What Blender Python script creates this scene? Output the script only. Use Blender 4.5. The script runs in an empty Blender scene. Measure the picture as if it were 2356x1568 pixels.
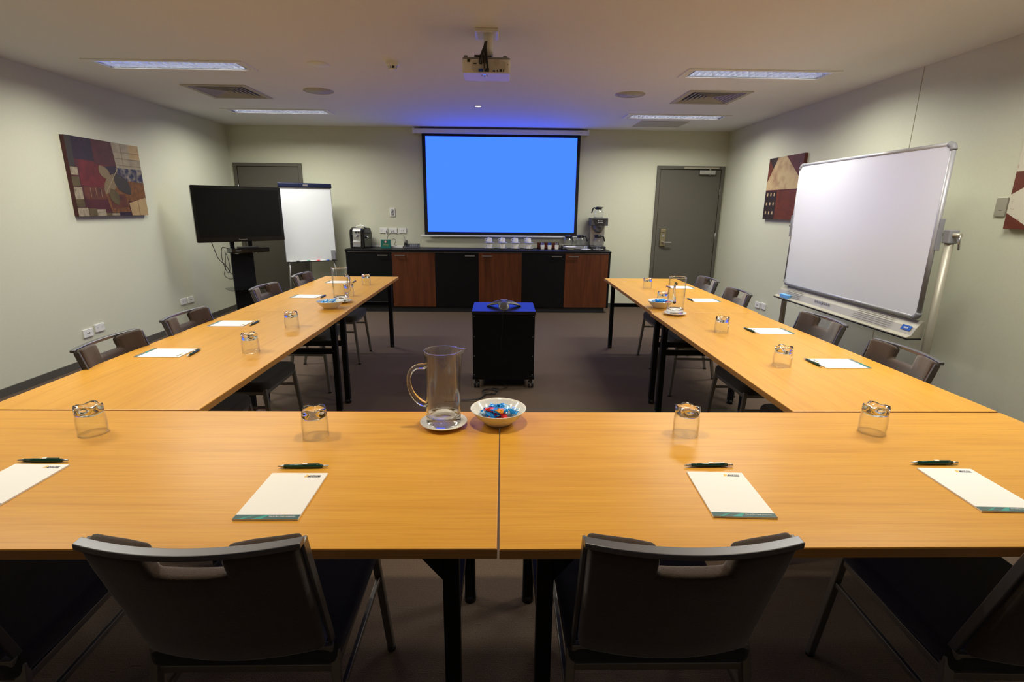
import bpy, bmesh, math, random
from mathutils import Vector, Matrix, Euler
random.seed(7)
PI = math.pi
C = bpy.context.scene.collection
sc = bpy.context.scene

# ------------------------------------------------------------------ camera
CAM = Vector((0.00506, -0.94893, 1.41447))
PITCH, YAW, ROLL, FPX = 0.25345, 0.02083, 0.01031, 1178.05
F = Vector((math.sin(YAW)*math.cos(PITCH), math.cos(YAW)*math.cos(PITCH), -math.sin(PITCH)))
Rt = Vector((math.cos(YAW), -math.sin(YAW), 0)); Up = Rt.cross(F)
R2 = Rt*math.cos(ROLL) + Up*math.sin(ROLL); U2 = -Rt*math.sin(ROLL) + Up*math.cos(ROLL)
cam = bpy.data.cameras.new('camera'); co = bpy.data.objects.new('camera', cam); C.objects.link(co)
cam.sensor_fit = 'HORIZONTAL'; cam.sensor_width = 36; cam.lens = FPX*36/2356
cam.clip_start = 0.05; cam.clip_end = 50
m = Matrix((R2, U2, -F)).transposed().to_4x4(); m.translation = CAM
co.matrix_world = m
sc.camera = co
# ------------------------------------------------------------------ view, world
sc.view_settings.view_transform = 'Standard'; sc.view_settings.look = 'None'
sc.view_settings.gamma = 1; sc.view_settings.use_curve_mapping = False
sc.view_settings.exposure = 0.0
w = bpy.data.worlds.new('world'); sc.world = w; w.use_nodes = True
w.node_tree.nodes['Background'].inputs[0].default_value = (0.35, 0.45, 0.6, 1)
w.node_tree.nodes['Background'].inputs[1].default_value = 0.05
# room dimensions
XL, XR, YB, YF, CH = -3.75, 3.145, 6.56, -3.0, 2.468
FIX_W = 30.0          # watts of each ceiling luminaire
FIX_SPREAD = 160      # louvre cut-off, degrees
FIX_COL = (1.0, 0.975, 0.86)
FIXTURES = [(-2.565, 3.49), (2.035, 3.50), (-2.57, 5.46), (2.03, 5.46), (-2.565, 1.45), (2.035, 1.45)]
def area(name, loc, sx, sy, power, col, spread=180, rot=(0, 0, 0)):
    l = bpy.data.lights.new(name, 'AREA'); l.shape = 'RECTANGLE'; l.size = sx; l.size_y = sy
    l.energy = power; l.color = col; l.spread = math.radians(spread)
    o = bpy.data.objects.new(name, l); C.objects.link(o); o.location = loc; o.rotation_euler = rot
    return o
for i, (x, y) in enumerate(FIXTURES):
    area('luminaire_light', (x, y, CH-0.006), 1.08, 0.20, FIX_W, FIX_COL, FIX_SPREAD)
def spot(name, loc, power, col, angle, blend=0.6, r=0.03):
    l = bpy.data.lights.new(name, 'SPOT'); l.energy = power; l.color = col
    l.spot_size = math.radians(angle); l.spot_blend = blend; l.shadow_soft_size = r
    o = bpy.data.objects.new(name, l); C.objects.link(o); o.location = loc
    return o
DOWNLIGHTS = [(-0.26, 4.99), (-1.35, 0.62), (-0.05, 0.62), (1.25, 0.62)]  # first is visible; the rest are unseen, added to brighten the front tables
spot('downlight_beam', (-0.26, 4.99, CH-0.02), 14, (1, .78, .52), 100)
for x, y in DOWNLIGHTS[1:]: spot('downlight_beam', (x, y, CH-0.02), 50, (1, .88, .66), 115, .9, .045)  # added lamps, out of view, evening out light on the front tables

# ------------------------------------------------------------------ materials
def mat(name, col, rough=0.5, metal=0.0, **kw):
    m = bpy.data.materials.new(name); m.use_nodes = True
    b = m.node_tree.nodes['Principled BSDF']
    b.inputs['Base Color'].default_value = (*col, 1)
    b.inputs['Roughness'].default_value = rough; b.inputs['Metallic'].default_value = metal
    for k, v in kw.items():
        b.inputs[k.replace('_', ' ')].default_value = v
    return m
def noise_mat(name, c1, c2, scale=(1, 1, 1), nscale=5, detail=6, rough=0.5, bump=0.0, bdist=0.001, dist=0.0, lo=.3, hi=.7, metal=0, **kw):
    m = mat(name, c1, rough, metal, **kw); nt = m.node_tree; b = nt.nodes['Principled BSDF']
    tc = nt.nodes.new('ShaderNodeTexCoord'); mp = nt.nodes.new('ShaderNodeMapping')
    mp.inputs['Scale'].default_value = scale
    n = nt.nodes.new('ShaderNodeTexNoise'); n.inputs['Scale'].default_value = nscale
    n.inputs['Detail'].default_value = detail; n.inputs['Distortion'].default_value = dist
    cr = nt.nodes.new('ShaderNodeValToRGB')
    cr.color_ramp.elements[0].color = (*c1, 1); cr.color_ramp.elements[1].color = (*c2, 1)
    cr.color_ramp.elements[0].position = lo; cr.color_ramp.elements[1].position = hi
    L = nt.links.new
    L(tc.outputs['Object'], mp.inputs[0]); L(mp.outputs[0], n.inputs['Vector'])
    L(n.outputs['Fac'], cr.inputs[0]); L(cr.outputs[0], b.inputs['Base Color'])
    if bump:
        bp = nt.nodes.new('ShaderNodeBump'); bp.inputs['Strength'].default_value = bump
        bp.inputs['Distance'].default_value = bdist
        L(n.outputs['Fac'], bp.inputs['Height']); L(bp.outputs[0], b.inputs['Normal'])
    return m
def wood_mat(name, ca, cb, cc, along='X', broad=1.0, fine=1.0, rough=.38, spec=.5):
    """long-grain veneer: broad bands, fine pores, grain runs along one object axis"""
    m = mat(name, ca, rough); nt = m.node_tree; b = nt.nodes['Principled BSDF']; L = nt.links.new
    b.inputs['Specular IOR Level'].default_value = spec
    tc = nt.nodes.new('ShaderNodeTexCoord')
    def nz(s, sc_, det, dist):
        mp = nt.nodes.new('ShaderNodeMapping')
        mp.inputs['Scale'].default_value = (s, sc_, sc_) if along == 'X' else (sc_, sc_, s)
        n = nt.nodes.new('ShaderNodeTexNoise'); n.inputs['Scale'].default_value = 1
        n.inputs['Detail'].default_value = det; n.inputs['Distortion'].default_value = dist
        L(tc.outputs['Object'], mp.inputs[0]); L(mp.outputs[0], n.inputs['Vector']); return n
    n1 = nz(.9*broad, 9*broad, 4, 1.2); n2 = nz(5*fine, 240*fine, 3, 0.2); n3 = nz(2.0, 45, 4, .5)
    r1 = nt.nodes.new('ShaderNodeValToRGB'); e = r1.color_ramp.elements
    e[0].color = (*ca, 1); e[0].position = .3; e[1].color = (*cb, 1); e[1].position = .72
    mx = nt.nodes.new('ShaderNodeMix'); mx.data_type = 'RGBA'; mx.blend_type = 'MIX'
    r2 = nt.nodes.new('ShaderNodeMapRange'); r2.inputs[1].default_value = .45; r2.inputs[2].default_value = .75
    r2.inputs[3].default_value = 0; r2.inputs[4].default_value = .55
    r3 = nt.nodes.new('ShaderNodeMapRange'); r3.inputs[1].default_value = .5; r3.inputs[2].default_value = .8
    r3.inputs[3].default_value = 0; r3.inputs[4].default_value = .6
    mx2 = nt.nodes.new('ShaderNodeMix'); mx2.data_type = 'RGBA'
    L(n1.outputs['Fac'], r1.inputs[0]); L(n2.outputs['Fac'], r2.inputs[0]); L(n3.outputs['Fac'], r3.inputs[0])
    L(r2.outputs[0], mx.inputs[0]); L(r1.outputs[0], mx.inputs[6]); mx.inputs[7].default_value = (*cc, 1)
    L(r3.outputs[0], mx2.inputs[0]); L(mx.outputs[2], mx2.inputs[6]); mx2.inputs[7].default_value = (*cc, 1)
    L(mx2.outputs[2], b.inputs['Base Color'])
    return m
def emit(name, col, s):
    m = bpy.data.materials.new(name); m.use_nodes = True; nt = m.node_tree
    for n in list(nt.nodes): nt.nodes.remove(n)
    e = nt.nodes.new('ShaderNodeEmission'); o = nt.nodes.new('ShaderNodeOutputMaterial')
    e.inputs[0].default_value = (*col, 1); e.inputs[1].default_value = s
    nt.links.new(e.outputs[0], o.inputs[0]); return m
def thin_glass(name, tint=(1, 1, 1), ior=1.5, amt=1.0):
    """clear thin wall: transparent body with a Fresnel reflection"""
    m = bpy.data.materials.new(name); m.use_nodes = True; nt = m.node_tree
    for n in list(nt.nodes): nt.nodes.remove(n)
    t = nt.nodes.new('ShaderNodeBsdfTransparent'); g = nt.nodes.new('ShaderNodeBsdfGlossy')
    g.inputs['Roughness'].default_value = 0.02; t.inputs[0].default_value = (*tint, 1)
    f = nt.nodes.new('ShaderNodeLayerWeight'); f.inputs[0].default_value = .5
    pw = nt.nodes.new('ShaderNodeMath'); pw.operation = 'POWER'; pw.inputs[1].default_value = 3.5
    ad = nt.nodes.new('ShaderNodeMath'); ad.operation = 'ADD'; ad.inputs[1].default_value = .035
    mx = nt.nodes.new('ShaderNodeMixShader'); o = nt.nodes.new('ShaderNodeOutputMaterial')
    mm = nt.nodes.new('ShaderNodeMath'); mm.operation = 'MULTIPLY'; mm.inputs[1].default_value = amt; mm.use_clamp = True
    nt.links.new(f.outputs['Facing'], pw.inputs[0]); nt.links.new(pw.outputs[0], ad.inputs[0]); nt.links.new(ad.outputs[0], mm.inputs[0]); nt.links.new(mm.outputs[0], mx.inputs[0])
    nt.links.new(t.outputs[0], mx.inputs[1])
    nt.links.new(g.outputs[0], mx.inputs[2]); nt.links.new(mx.outputs[0], o.inputs[0]); return m

M = {}
M['beech'] = wood_mat('beech_laminate', (.72, .37, .052), (.65, .315, .040), (.52, .23, .024), rough=.33, spec=.28)
M['beech_edge'] = wood_mat('beech_edge_band', (.50, .25, .075), (.42, .20, .05), (.30, .13, .03))
M['walnut'] = wood_mat('walnut_veneer', (.130, .037, .012), (.066, .018, .006), (.040, .011, .004), along='Z', rough=.42, spec=.3)
M['wall'] = noise_mat('cream_wall_paint', (.60, .605, .475), (.62, .625, .495), nscale=60, rough=.75, bump=.05, bdist=.0005)
M['ceiling'] = noise_mat('ceiling_paint', (.78, .785, .79), (.80, .805, .81), nscale=60, rough=.85)
M['skirting'] = mat('grey_skirting_paint', (.085, .08, .065), .5)
M['door'] = mat('grey_door_paint', (.095, .087, .070), .45)
M['gap'] = mat('dark_gap', (.008, .008, .008), .7)
M['black'] = mat('black_powder_coat', (.004, .004, .005), .5, **{'Specular_IOR_Level': .25})
M['black_lam'] = noise_mat('black_laminate', (.004, .004, .005), (.007, .007, .008), nscale=90, rough=.42, **{'Specular_IOR_Level': .16})
M['black_gloss'] = mat('black_gloss_plastic', (.004, .004, .005), .1, **{'Specular_IOR_Level': .4})
M['tv'] = mat('tv_panel', (.004, .004, .005), .22, **{'Specular_IOR_Level': .22})
M['black_plastic'] = mat('black_plastic', (.012, .012, .013), .4)
M['dark_grey'] = mat('dark_grey_plastic', (.05, .05, .055), .45)
M['grey'] = mat('grey_plastic', (.25, .25, .27), .5)
M['white'] = mat('white_plastic', (.78, .78, .76), .4)
M['white_gloss'] = mat('white_china', (.82, .81, .77), .12)
M['paper'] = mat('white_paper', (.88, .88, .87), .7)
M['board'] = mat('whiteboard_enamel', (.74, .75, .78), .34, **{'Coat_Weight': .1, 'Coat_Roughness': .2})
M['flip'] = mat('flipchart_enamel', (.72, .745, .76), .22)
M['alu'] = mat('satin_aluminium', (.52, .52, .53), .35, 1.0)
M['champ'] = mat('champagne_metal', (.40, .375, .30), .45, .35)
M['steel'] = mat('chair_steel', (.24, .225, .20), .42, .85)
M['steel_dark'] = mat('chair_steel_dark', (.17, .17, .18), .35, .8)
M['chrome'] = mat('chrome', (.75, .75, .76), .12, 1.0)
M['brass'] = mat('lock_metal', (.33, .28, .17), .38, .8)
M['louvre'] = mat('louvre_aluminium', (.62, .64, .70), .45, .25)
M['blade'] = mat('louvre_blade', (.50, .52, .58), .3, .6)
M['tray'] = mat('white_metal_tray', (.80, .80, .78), .5)
M['grille'] = mat('grey_grille', (.46, .45, .42), .8)
M['diffuser'] = mat('vent_paint', (.46, .43, .37), .6)
M['teal'] = mat('teal_print', (.03, .10, .105), .5)
M['teal_lt'] = mat('light_teal_print', (.01, .30, .26), .5)
M['navy'] = mat('navy_print', (.012, .02, .05), .5)
M['yellow'] = mat('yellow_print', (.85, .55, .12), .5)
M['pen'] = mat('green_pen_barrel', (.004, .055, .045), .18)
M['blue_sticker'] = mat('blue_sticker', (.003, .07, .33), .4)
M['navybar'] = mat('navy_clamp_bar', (.008, .013, .04), .25)
M['blue_eraser'] = mat('blue_eraser', (.16, .42, .85), .6)
M['fabric'] = noise_mat('brown_chair_fabric', (.036, .021, .0135), (.056, .034, .022), nscale=420, detail=3, rough=.95, bump=.5, bdist=.0015, **{'Sheen_Weight': .5, 'Sheen_Roughness': .4})
M['fabric_dark'] = noise_mat('charcoal_chair_fabric', (.020, .016, .013), (.034, .028, .023), nscale=420, detail=3, rough=.95, bump=.5, bdist=.0015, **{'Sheen_Weight': .12, 'Sheen_Roughness': .4})
M['screen'] = emit('projected_blue', (.072, .27, 2.9), 1.0)
M['screen_border'] = mat('screen_black_border', (.004, .004, .006), .8)
M['tube'] = emit('fluorescent_phosphor', (.95, .97, 1.0), 38.0)
M['lamp'] = emit('halogen_lamp', (1.0, .80, .55), 20.0)
M['led'] = emit('blue_led', (.1, .25, 1.0), 1.0)
M['window_fill'] = emit('added_window_glow', (.45, .62, 1.0), 0.10)  # cool glow for the window added behind the camera
M['tglass'] = thin_glass('clear_thin_glass', (.985, .99, .985), amt=.95)
M['tglass2'] = thin_glass('decanter_glass', (.975, .985, .99), amt=1.25)
M['glass'] = mat('solid_glass', (1, 1, 1), .0, 0, **{'IOR': 1.5, 'Transmission_Weight': 1.0})
M['smoke_glass'] = thin_glass('smoked_glass', (.35, .36, .36))
M['candy_blue'] = mat('blue_foil', (.015, .30, .80), .25, .3)
M['candy_red'] = mat('red_foil', (.75, .035, .045), .25, .3)
M['candy_orange'] = mat('orange_foil', (.95, .36, .03), .25, .3)
M['candy_white'] = mat('pale_blue_foil', (.45, .70, .90), .25, .3)
def carpet():
    m = noise_mat('brown_carpet', (.086, .055, .036), (.136, .092, .062), scale=(1, 1, 1), nscale=260, detail=3, rough=1.0, bump=.9, bdist=.004, lo=.35, hi=.65)
    nt = m.node_tree; b = nt.nodes['Principled BSDF']
    tc = nt.nodes.new('ShaderNodeTexCoord'); wv = nt.nodes.new('ShaderNodeTexWave'); wv.bands_direction = 'Y'
    wv.inputs['Scale'].default_value = 60; wv.inputs['Distortion'].default_value = 1.0
    nt.links.new(tc.outputs['Object'], wv.inputs['Vector'])
    mx = nt.nodes.new('ShaderNodeMix'); mx.data_type = 'RGBA'; mx.blend_type = 'MULTIPLY'; mx.inputs[0].default_value = .35
    src = b.inputs['Base Color'].links[0].from_socket
    nt.links.new(src, mx.inputs[6]); nt.links.new(wv.outputs['Color'], mx.inputs[7]); nt.links.new(mx.outputs[2], b.inputs['Base Color'])
    return m
M['carpet'] = carpet()

# ------------------------------------------------------------------ mesh builder
class MB:
    def __init__(s): s.v = []; s.f = []; s.mi = []; s.sm = []; s.T = Matrix.Identity(4)
    def add(s, vs, fs, mi=0, smooth=False):
        b = len(s.v); s.v += [tuple(s.T @ Vector(p)) for p in vs]
        for f in fs: s.f.append([b+i for i in f]); s.mi.append(mi); s.sm.append(smooth)
        return s
    def box(s, x0, x1, y0, y1, z0, z1, mi=0):
        vs = [(x0, y0, z0), (x1, y0, z0), (x1, y1, z0), (x0, y1, z0), (x0, y0, z1), (x1, y0, z1), (x1, y1, z1), (x0, y1, z1)]
        return s.add(vs, [(0, 3, 2, 1), (4, 5, 6, 7), (0, 1, 5, 4), (1, 2, 6, 5), (2, 3, 7, 6), (3, 0, 4, 7)], mi)
    def cbox(s, c, d, mi=0):
        return s.box(c[0]-d[0]/2, c[0]+d[0]/2, c[1]-d[1]/2, c[1]+d[1]/2, c[2]-d[2]/2, c[2]+d[2]/2, mi)
    def rbox(s, x0, x1, y0, y1, z0, z1, r, mi=0, seg=5, axis='z'):
        """box with corners rounded in plan (around axis)"""
        a0, a1, b0, b1, c0, c1 = {'z': (x0, x1, y0, y1, z0, z1), 'y': (x0, x1, z0, z1, y0, y1), 'x': (y0, y1, z0, z1, x0, x1)}[axis]
        pts = []
        for (cx, cy, st) in ((a1-r, b1-r, 0), (a0+r, b1-r, 90), (a0+r, b0+r, 180), (a1-r, b0+r, 270)):
            for k in range(seg+1):
                t = math.radians(st+90*k/seg); pts.append((cx+r*math.cos(t), cy+r*math.sin(t)))
        return s.prism(pts, c0, c1, axis, mi)
    def prism(s, pts, c0, c1, axis='z', mi=0):
        def P(a, b, c): return {'z': (a, b, c), 'y': (a, c, b), 'x': (c, a, b)}[axis]
        n = len(pts); vs = [P(a, b, c0) for a, b in pts]+[P(a, b, c1) for a, b in pts]
        fs = [list(range(n))[::-1], list(range(n, 2*n))]+[(i, (i+1) % n, n+(i+1) % n, n+i) for i in range(n)]
        if axis == 'y': fs = [tuple(f)[::-1] for f in fs]
        return s.add(vs, fs, mi)
    def bar(s, p, q, w, h=None, mi=0, up=(0, 0, 1)):
        """rectangular bar from p to q"""
        p = Vector(p); q = Vector(q); h = h or w; d = (q-p).normalized(); u = Vector(up)
        if abs(d.dot(u)) > .98: u = Vector((0, 1, 0))
        a = d.cross(u).normalized(); b = a.cross(d).normalized()
        vs = [e + a*i*w/2 + b*j*h/2 for e in (p, q) for i, j in ((-1, -1), (1, -1), (1, 1), (-1, 1))]
        return s.add(vs, [(0, 1, 2, 3)[::-1], (4, 5, 6, 7), (0, 1, 5, 4), (1, 2, 6, 5), (2, 3, 7, 6), (3, 0, 4, 7)], mi)
    def tube(s, pts, r, n=8, mi=0, closed=False, rs=None, flat=1.0):
        pts = [Vector(p) for p in pts]; N = len(pts); vs = []; pa = None
        for i, p in enumerate(pts):
            if closed: d = pts[(i+1) % N]-pts[i-1]
            else: d = pts[min(i+1, N-1)]-pts[max(i-1, 0)]
            d.normalize()
            if pa is None:
                u = Vector((0, 0, 1)) if abs(d.z) < .9 else Vector((1, 0, 0)); a = d.cross(u).normalized()
            else: a = (pa - d*pa.dot(d)).normalized()
            pa = a; b = d.cross(a); rr = rs[i] if rs else r
            for k in range(n):
                t = 2*PI*k/n; vs.append(p + a*math.cos(t)*rr + b*math.sin(t)*rr*flat)
        fs = []
        for i in range(N if closed else N-1):
            j = (i+1) % N
            for k in range(n): fs.append((i*n+k, i*n+(k+1) % n, j*n+(k+1) % n, j*n+k))
        s.add(vs, fs, mi, True)
        if not closed:
            b0 = len(s.v)-len(vs)
            for f in ([b0+k for k in range(n)][::-1], [b0+(N-1)*n+k for k in range(n)]):
                s.f.append(f); s.mi.append(mi); s.sm.append(False)
        return s
    def cyl(s, p, q, r, n=16, mi=0, r2=None): return s.tube([p, q], r, n, mi, rs=[r, r2 if r2 is not None else r])
    def lathe(s, prof, n=32, mi=0, c=(0, 0, 0), closed=False):
        """profile of (r, z) turned about z"""
        vs = []; idx = []
        for r, z in prof:
            if r < 1e-6: idx.append([len(vs)]*n); vs.append((c[0], c[1], c[2]+z))
            else:
                idx.append(list(range(len(vs), len(vs)+n)))
                for k in range(n): vs.append((c[0]+r*math.cos(2*PI*k/n), c[1]+r*math.sin(2*PI*k/n), c[2]+z))
        fs = []; P = len(prof)
        for i in range(P if closed else P-1):
            A, B = idx[i], idx[(i+1) % P]
            for k in range(n):
                j = (k+1) % n; q = []
                for v in (A[k], A[j], B[j], B[k]):
                    if v not in q: q.append(v)
                if len(q) >= 3: fs.append(q)
        return s.add(vs, fs, mi, True)
    def build(s, name, mats, parent=None, loc=(0, 0, 0), rot=(0, 0, 0), bevel=0, bseg=2, subsurf=0, recalc=True, autos=True):
        me = bpy.data.meshes.new(name); me.from_pydata(s.v, [], s.f)
        if not isinstance(mats, (list, tuple)): mats = [mats]
        for m_ in mats: me.materials.append(m_)
        me.polygons.foreach_set('material_index', s.mi); me.polygons.foreach_set('use_smooth', s.sm)
        if recalc:
            bm = bmesh.new(); bm.from_mesh(me); bmesh.ops.recalc_face_normals(bm, faces=bm.faces); bm.to_mesh(me); bm.free()
        me.update()
        o = bpy.data.objects.new(name, me); C.objects.link(o); o.location = loc; o.rotation_euler = rot
        if parent: o.parent = parent
        if bevel:
            b = o.modifiers.new('bevel', 'BEVEL'); b.width = bevel; b.segments = bseg; b.limit_method = 'ANGLE'; b.angle_limit = math.radians(40)
            b.harden_normals = False
        if subsurf:
            ss = o.modifiers.new('sub', 'SUBSURF'); ss.levels = subsurf; ss.render_levels = subsurf
        return o
def tag(o, label=None, cat=None, group=None, kind=None):
    if label: o['label'] = label
    if cat: o['category'] = cat
    if group: o['group'] = group
    if kind: o['kind'] = kind
    return o
def thing(name, label, cat, loc=(0, 0, 0), rz=0, group=None):
    o = bpy.data.objects.new(name, None); C.objects.link(o); o.location = loc; o.rotation_euler = (0, 0, rz)
    o.empty_display_size = .1
    return tag(o, label, cat, group)
def dup(root, loc, rz, label=None, rot=None):
    r = root.copy(); C.objects.link(r); r.location = loc; r.rotation_euler = rot or (0, 0, rz)
    if label: r['label'] = label
    for ch in list(root.children):
        c = ch.copy(); C.objects.link(c); c.parent = r
        for g in list(ch.children):
            d = g.copy(); C.objects.link(d); d.parent = c
    return r
def text(name, body, size, m_, parent, mat4, ext=.0003, align='CENTER', bold=0):
    cu = bpy.data.curves.new(name, 'FONT'); cu.body = body; cu.size = size; cu.align_x = align; cu.align_y = 'CENTER'
    cu.extrude = ext; cu.offset = bold
    t = bpy.data.objects.new(name+'_tmp', cu); C.objects.link(t)
    bpy.context.view_layer.update()
    me = bpy.data.meshes.new_from_object(t.evaluated_get(bpy.context.evaluated_depsgraph_get()))
    bpy.data.objects.remove(t); bpy.data.curves.remove(cu)
    me.materials.clear(); me.materials.append(m_); me.transform(mat4); me.name = name
    o = bpy.data.objects.new(name, me); C.objects.link(o)
    if parent: o.parent = parent
    return o
def TM(loc, rot=(0, 0, 0)): return Matrix.Translation(loc) @ Euler(rot).to_matrix().to_4x4()

# ------------------------------------------------------------------ room
S = 'structure'
MB().box(XL-.1, XR+.1, YF-.1, YB+.1, -.1, 0).build('floor', M['carpet']); tag(bpy.data.objects['floor'], 'brown ribbed carpet floor of the meeting room', 'floor', kind=S)
holes = [(x-.545, x+.545, y-.105, y+.105) for x, y in FIXTURES]
VENTS = [(-2.62, 4.45), (2.0, 4.39)]
holes += [(x-.25, x+.25, y-.25, y+.25) for x, y in VENTS]
def ceiling():
    xs = sorted({XL-.1, XR+.1, *[h[0] for h in holes], *[h[1] for h in holes]}); ys = sorted({YF-.1, YB+.1, *[h[2] for h in holes], *[h[3] for h in holes]})
    mb = MB()
    for i in range(len(xs)-1):
        for j in range(len(ys)-1):
            cx = (xs[i]+xs[i+1])/2; cy = (ys[j]+ys[j+1])/2
            if any(h[0] < cx < h[1] and h[2] < cy < h[3] for h in holes): continue
            mb.box(xs[i], xs[i+1], ys[j], ys[j+1], CH, CH+.004)
    o = mb.build('ceiling', M['ceiling']); tag(o, 'flat painted plaster ceiling with recessed lights', 'ceiling', kind=S)
    o2 = MB().box(XL-.1, XR+.1, YF-.1, YB+.1, CH+.16, CH+.2).build('trim_1', M['gap']); tag(o2, 'dark slab above the plaster ceiling', 'slab', kind=S)
ceiling()
def st(name, mb, m_, label, cat, **k):
    o = mb.build(name, m_, **k); return tag(o, label, cat, kind=S)
st('wall_back', MB().box(XL-.1, XR+.1, YB, YB+.1, 0, CH+.2), M['wall'], 'cream painted end wall behind the projection screen', 'wall')
st('wall_left', MB().box(XL-.1, XL, YF-.1, YB, 0, CH+.2), M['wall'], 'cream painted left wall with the leaf painting', 'wall')
st('wall_right', MB().box(XR, XR+.1, YF-.1, YB, 0, CH+.2), M['wall'], 'cream painted right wall behind the copyboard', 'wall')
st('wall_front', MB().box(XL, XR, YF-.1, YF, 0, .9).box(XL, XR, YF-.1, YF, 2.1, CH+.2).box(XL, -1.2, YF-.1, YF, .9, 2.1).box(2.4, XR, YF-.1, YF, .9, 2.1), M['wall'], 'cream wall with an added window on the camera side', 'wall')
o = st('added_window', MB().box(-1.2, 2.4, YF-.07, YF-.06, .9, 2.1), M['window_fill'], 'wide unseen window added behind the camera for cool light', 'window')  # unseen window, added as a source of cool light
fr = MB()
for z in (.9, 2.06): fr.box(-1.2, 2.4, YF-.05, YF-.005, z, z+.04)
for x in (-1.2, 0, 1.2, 2.36): fr.box(x, x+.04, YF-.05, YF-.005, .94, 2.06)
fr.build('window_frame', M['alu'], o)
st('baseboard_left', MB().box(XL, XL+.012, YF, YB, 0, .062), M['skirting'], 'low grey skirting along the left wall', 'skirting')
st('baseboard_right', MB().box(XR-.012, XR, YF, YB, 0, .062), M['skirting'], 'low grey skirting along the right wall', 'skirting')
st('baseboard_back', MB().box(-2.765, 2.165, YB-.012, YB, 0, .062), M['skirting'], 'low grey skirting along the end wall', 'skirting')
st('trim_2', MB().box(XR-.003, XR, 3.196, 3.202, .062, CH), mat('wall_joint', (.50, .47, .37), .7), 'thin vertical joint in the right wall panels', 'wall joint')
def door(name, x0, x1, zt, right):
    r = thing(name, '', '', (0, 0, 0)); 
    tag(r, 'grey painted door at the right end wall with lever lock' if right else 'grey painted door behind the television and flip chart', 'door', kind=S)
    f = .045; d = .018
    MB().box(x0, x0+f, YB-.03, YB, 0, zt).box(x1-f, x1, YB-.03, YB, 0, zt).box(x0+f, x1-f, YB-.03, YB, zt-f, zt).build('door_frame', M['door'], r, bevel=.003)
    MB().box(x0+f, x1-f, YB-.004, YB-.001, 0, zt-f).build('door_gap', M['gap'], r)
    leaf = MB().box(x0+f+.006, x1-f-.006, YB-d, YB-.004, .008, zt-f-.006).build('door_leaf', M['door'], r, bevel=.002)
    hx = x1-f if right else x0+f
    for z in (.35, 1.0, 1.62):
        MB().cyl((hx, YB-.03, z), (hx, YB-.03, z+.10), .007, 10).build('hinge', M['alu'], r)
    if right:
        lk = MB().box(2.275, 2.355, YB-.045, YB-d, .905, 1.15).build('lock_case', M['brass'], r, bevel=.006)
        MB().box(2.29, 2.34, YB-.0465, YB-.045, 1.095, 1.103).build('card_slot', M['gap'], lk)
        MB().cyl((2.315, YB-.050, 1.055), (2.315, YB-.045, 1.055), .017, 20).build('keyhole_cover', M['chrome'], lk)
        MB().cyl((2.312, YB-.09, .965), (2.312, YB-.045, .965), .012, 14).bar((2.306, YB-.085, .965), (2.43, YB-.085, .965), .014, .02).build('door_handle', M['chrome'], lk, bevel=.003)
        cl = MB().box(2.755, 2.975, YB-.07, YB-d, 1.895, 1.955).build('door_closer', M['alu'], r, bevel=.006)
        MB().box(2.54, 3.03, YB-.05, YB-.03, 1.972, 1.992).bar((2.90, YB-.06, 1.955), (2.90, YB-.045, 1.975), .02).build('closer_arm', M['champ'], cl, bevel=.003)
        MB().cyl((2.90, YB-.05, 1.885), (2.90, YB-.05, 1.895), .01, 10).build('closer_pivot', M['alu'], cl)
    return r
door('door_1', -3.70, -2.77, 1.985, False); door('door_2', 2.17, 3.12, 2.01, True)

# ------------------------------------------------------------------ ceiling fittings
def luminaire(i, x, y, label):
    r = thing('ceiling_light', label, 'ceiling light', (x, y, CH), 0, 'recessed louvre lights')
    a, b, fl = .545, .105, .055
    f = MB(); zo = -.008
    f.box(-a-fl, a+fl, b, b+fl-.015, zo, 0).box(-a-fl, a+fl, -b-fl+.015, -b, zo, 0).box(-a-fl, -a, -b, b, zo, 0).box(a, a+fl, -b, b, zo, 0)
    f.build('light_frame', M['tray'], r, bevel=.002)
    MB().box(-a, a, -b, b, .10, .104).box(-a-.002, -a, -b, b, 0, .10).box(a, a+.002, -b, b, 0, .10).box(-a, a, -b-.002, -b, 0, .10).box(-a, a, b, b+.002, 0, .10).build('light_housing', M['louvre'], r)
    for s in (-1, 1): MB().cyl((-a+.02, s*.052, .072), (a-.02, s*.052, .072), .013, 12).build('fluorescent_tube', M['tube'], r)
    l = MB()
    for k in range(22):
        xx = -a + (k+.5)*2*a/22
        l.add([(xx, -b, .0), (xx, b, .0), (xx-.013, b, .046), (xx-.013, -b, .046), (xx+.013, -b, .046), (xx+.013, b, .046)], [(0, 1, 2, 3), (0, 4, 5, 1), (3, 2, 5, 4), (0, 3, 4), (1, 5, 2)])
    for yy in (-b+.004, 0, b-.004):
        l.add([(-a, yy, 0), (a, yy, 0), (a, yy-.008, .042), (-a, yy-.008, .042), (-a, yy+.008, .042), (a, yy+.008, .042)], [(0, 1, 2, 3), (0, 4, 5, 1), (3, 2, 5, 4), (0, 3, 4), (1, 5, 2)])
    l.build('light_louvre', M['blade'], r)
LL = ['recessed louvre light, large one left of the projector above the left table arm', 'recessed louvre light, large one right of the projector above the right table arm',
      'recessed louvre light nearer the end wall on the left, beyond the air vent', 'recessed louvre light nearer the end wall on the right, beside the blank ceiling panel',
      'recessed louvre light above the front left table, out of frame', 'recessed louvre light above the front right table, out of frame']
for i, (x, y) in enumerate(FIXTURES): luminaire(i, x, y, LL[i])
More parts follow.
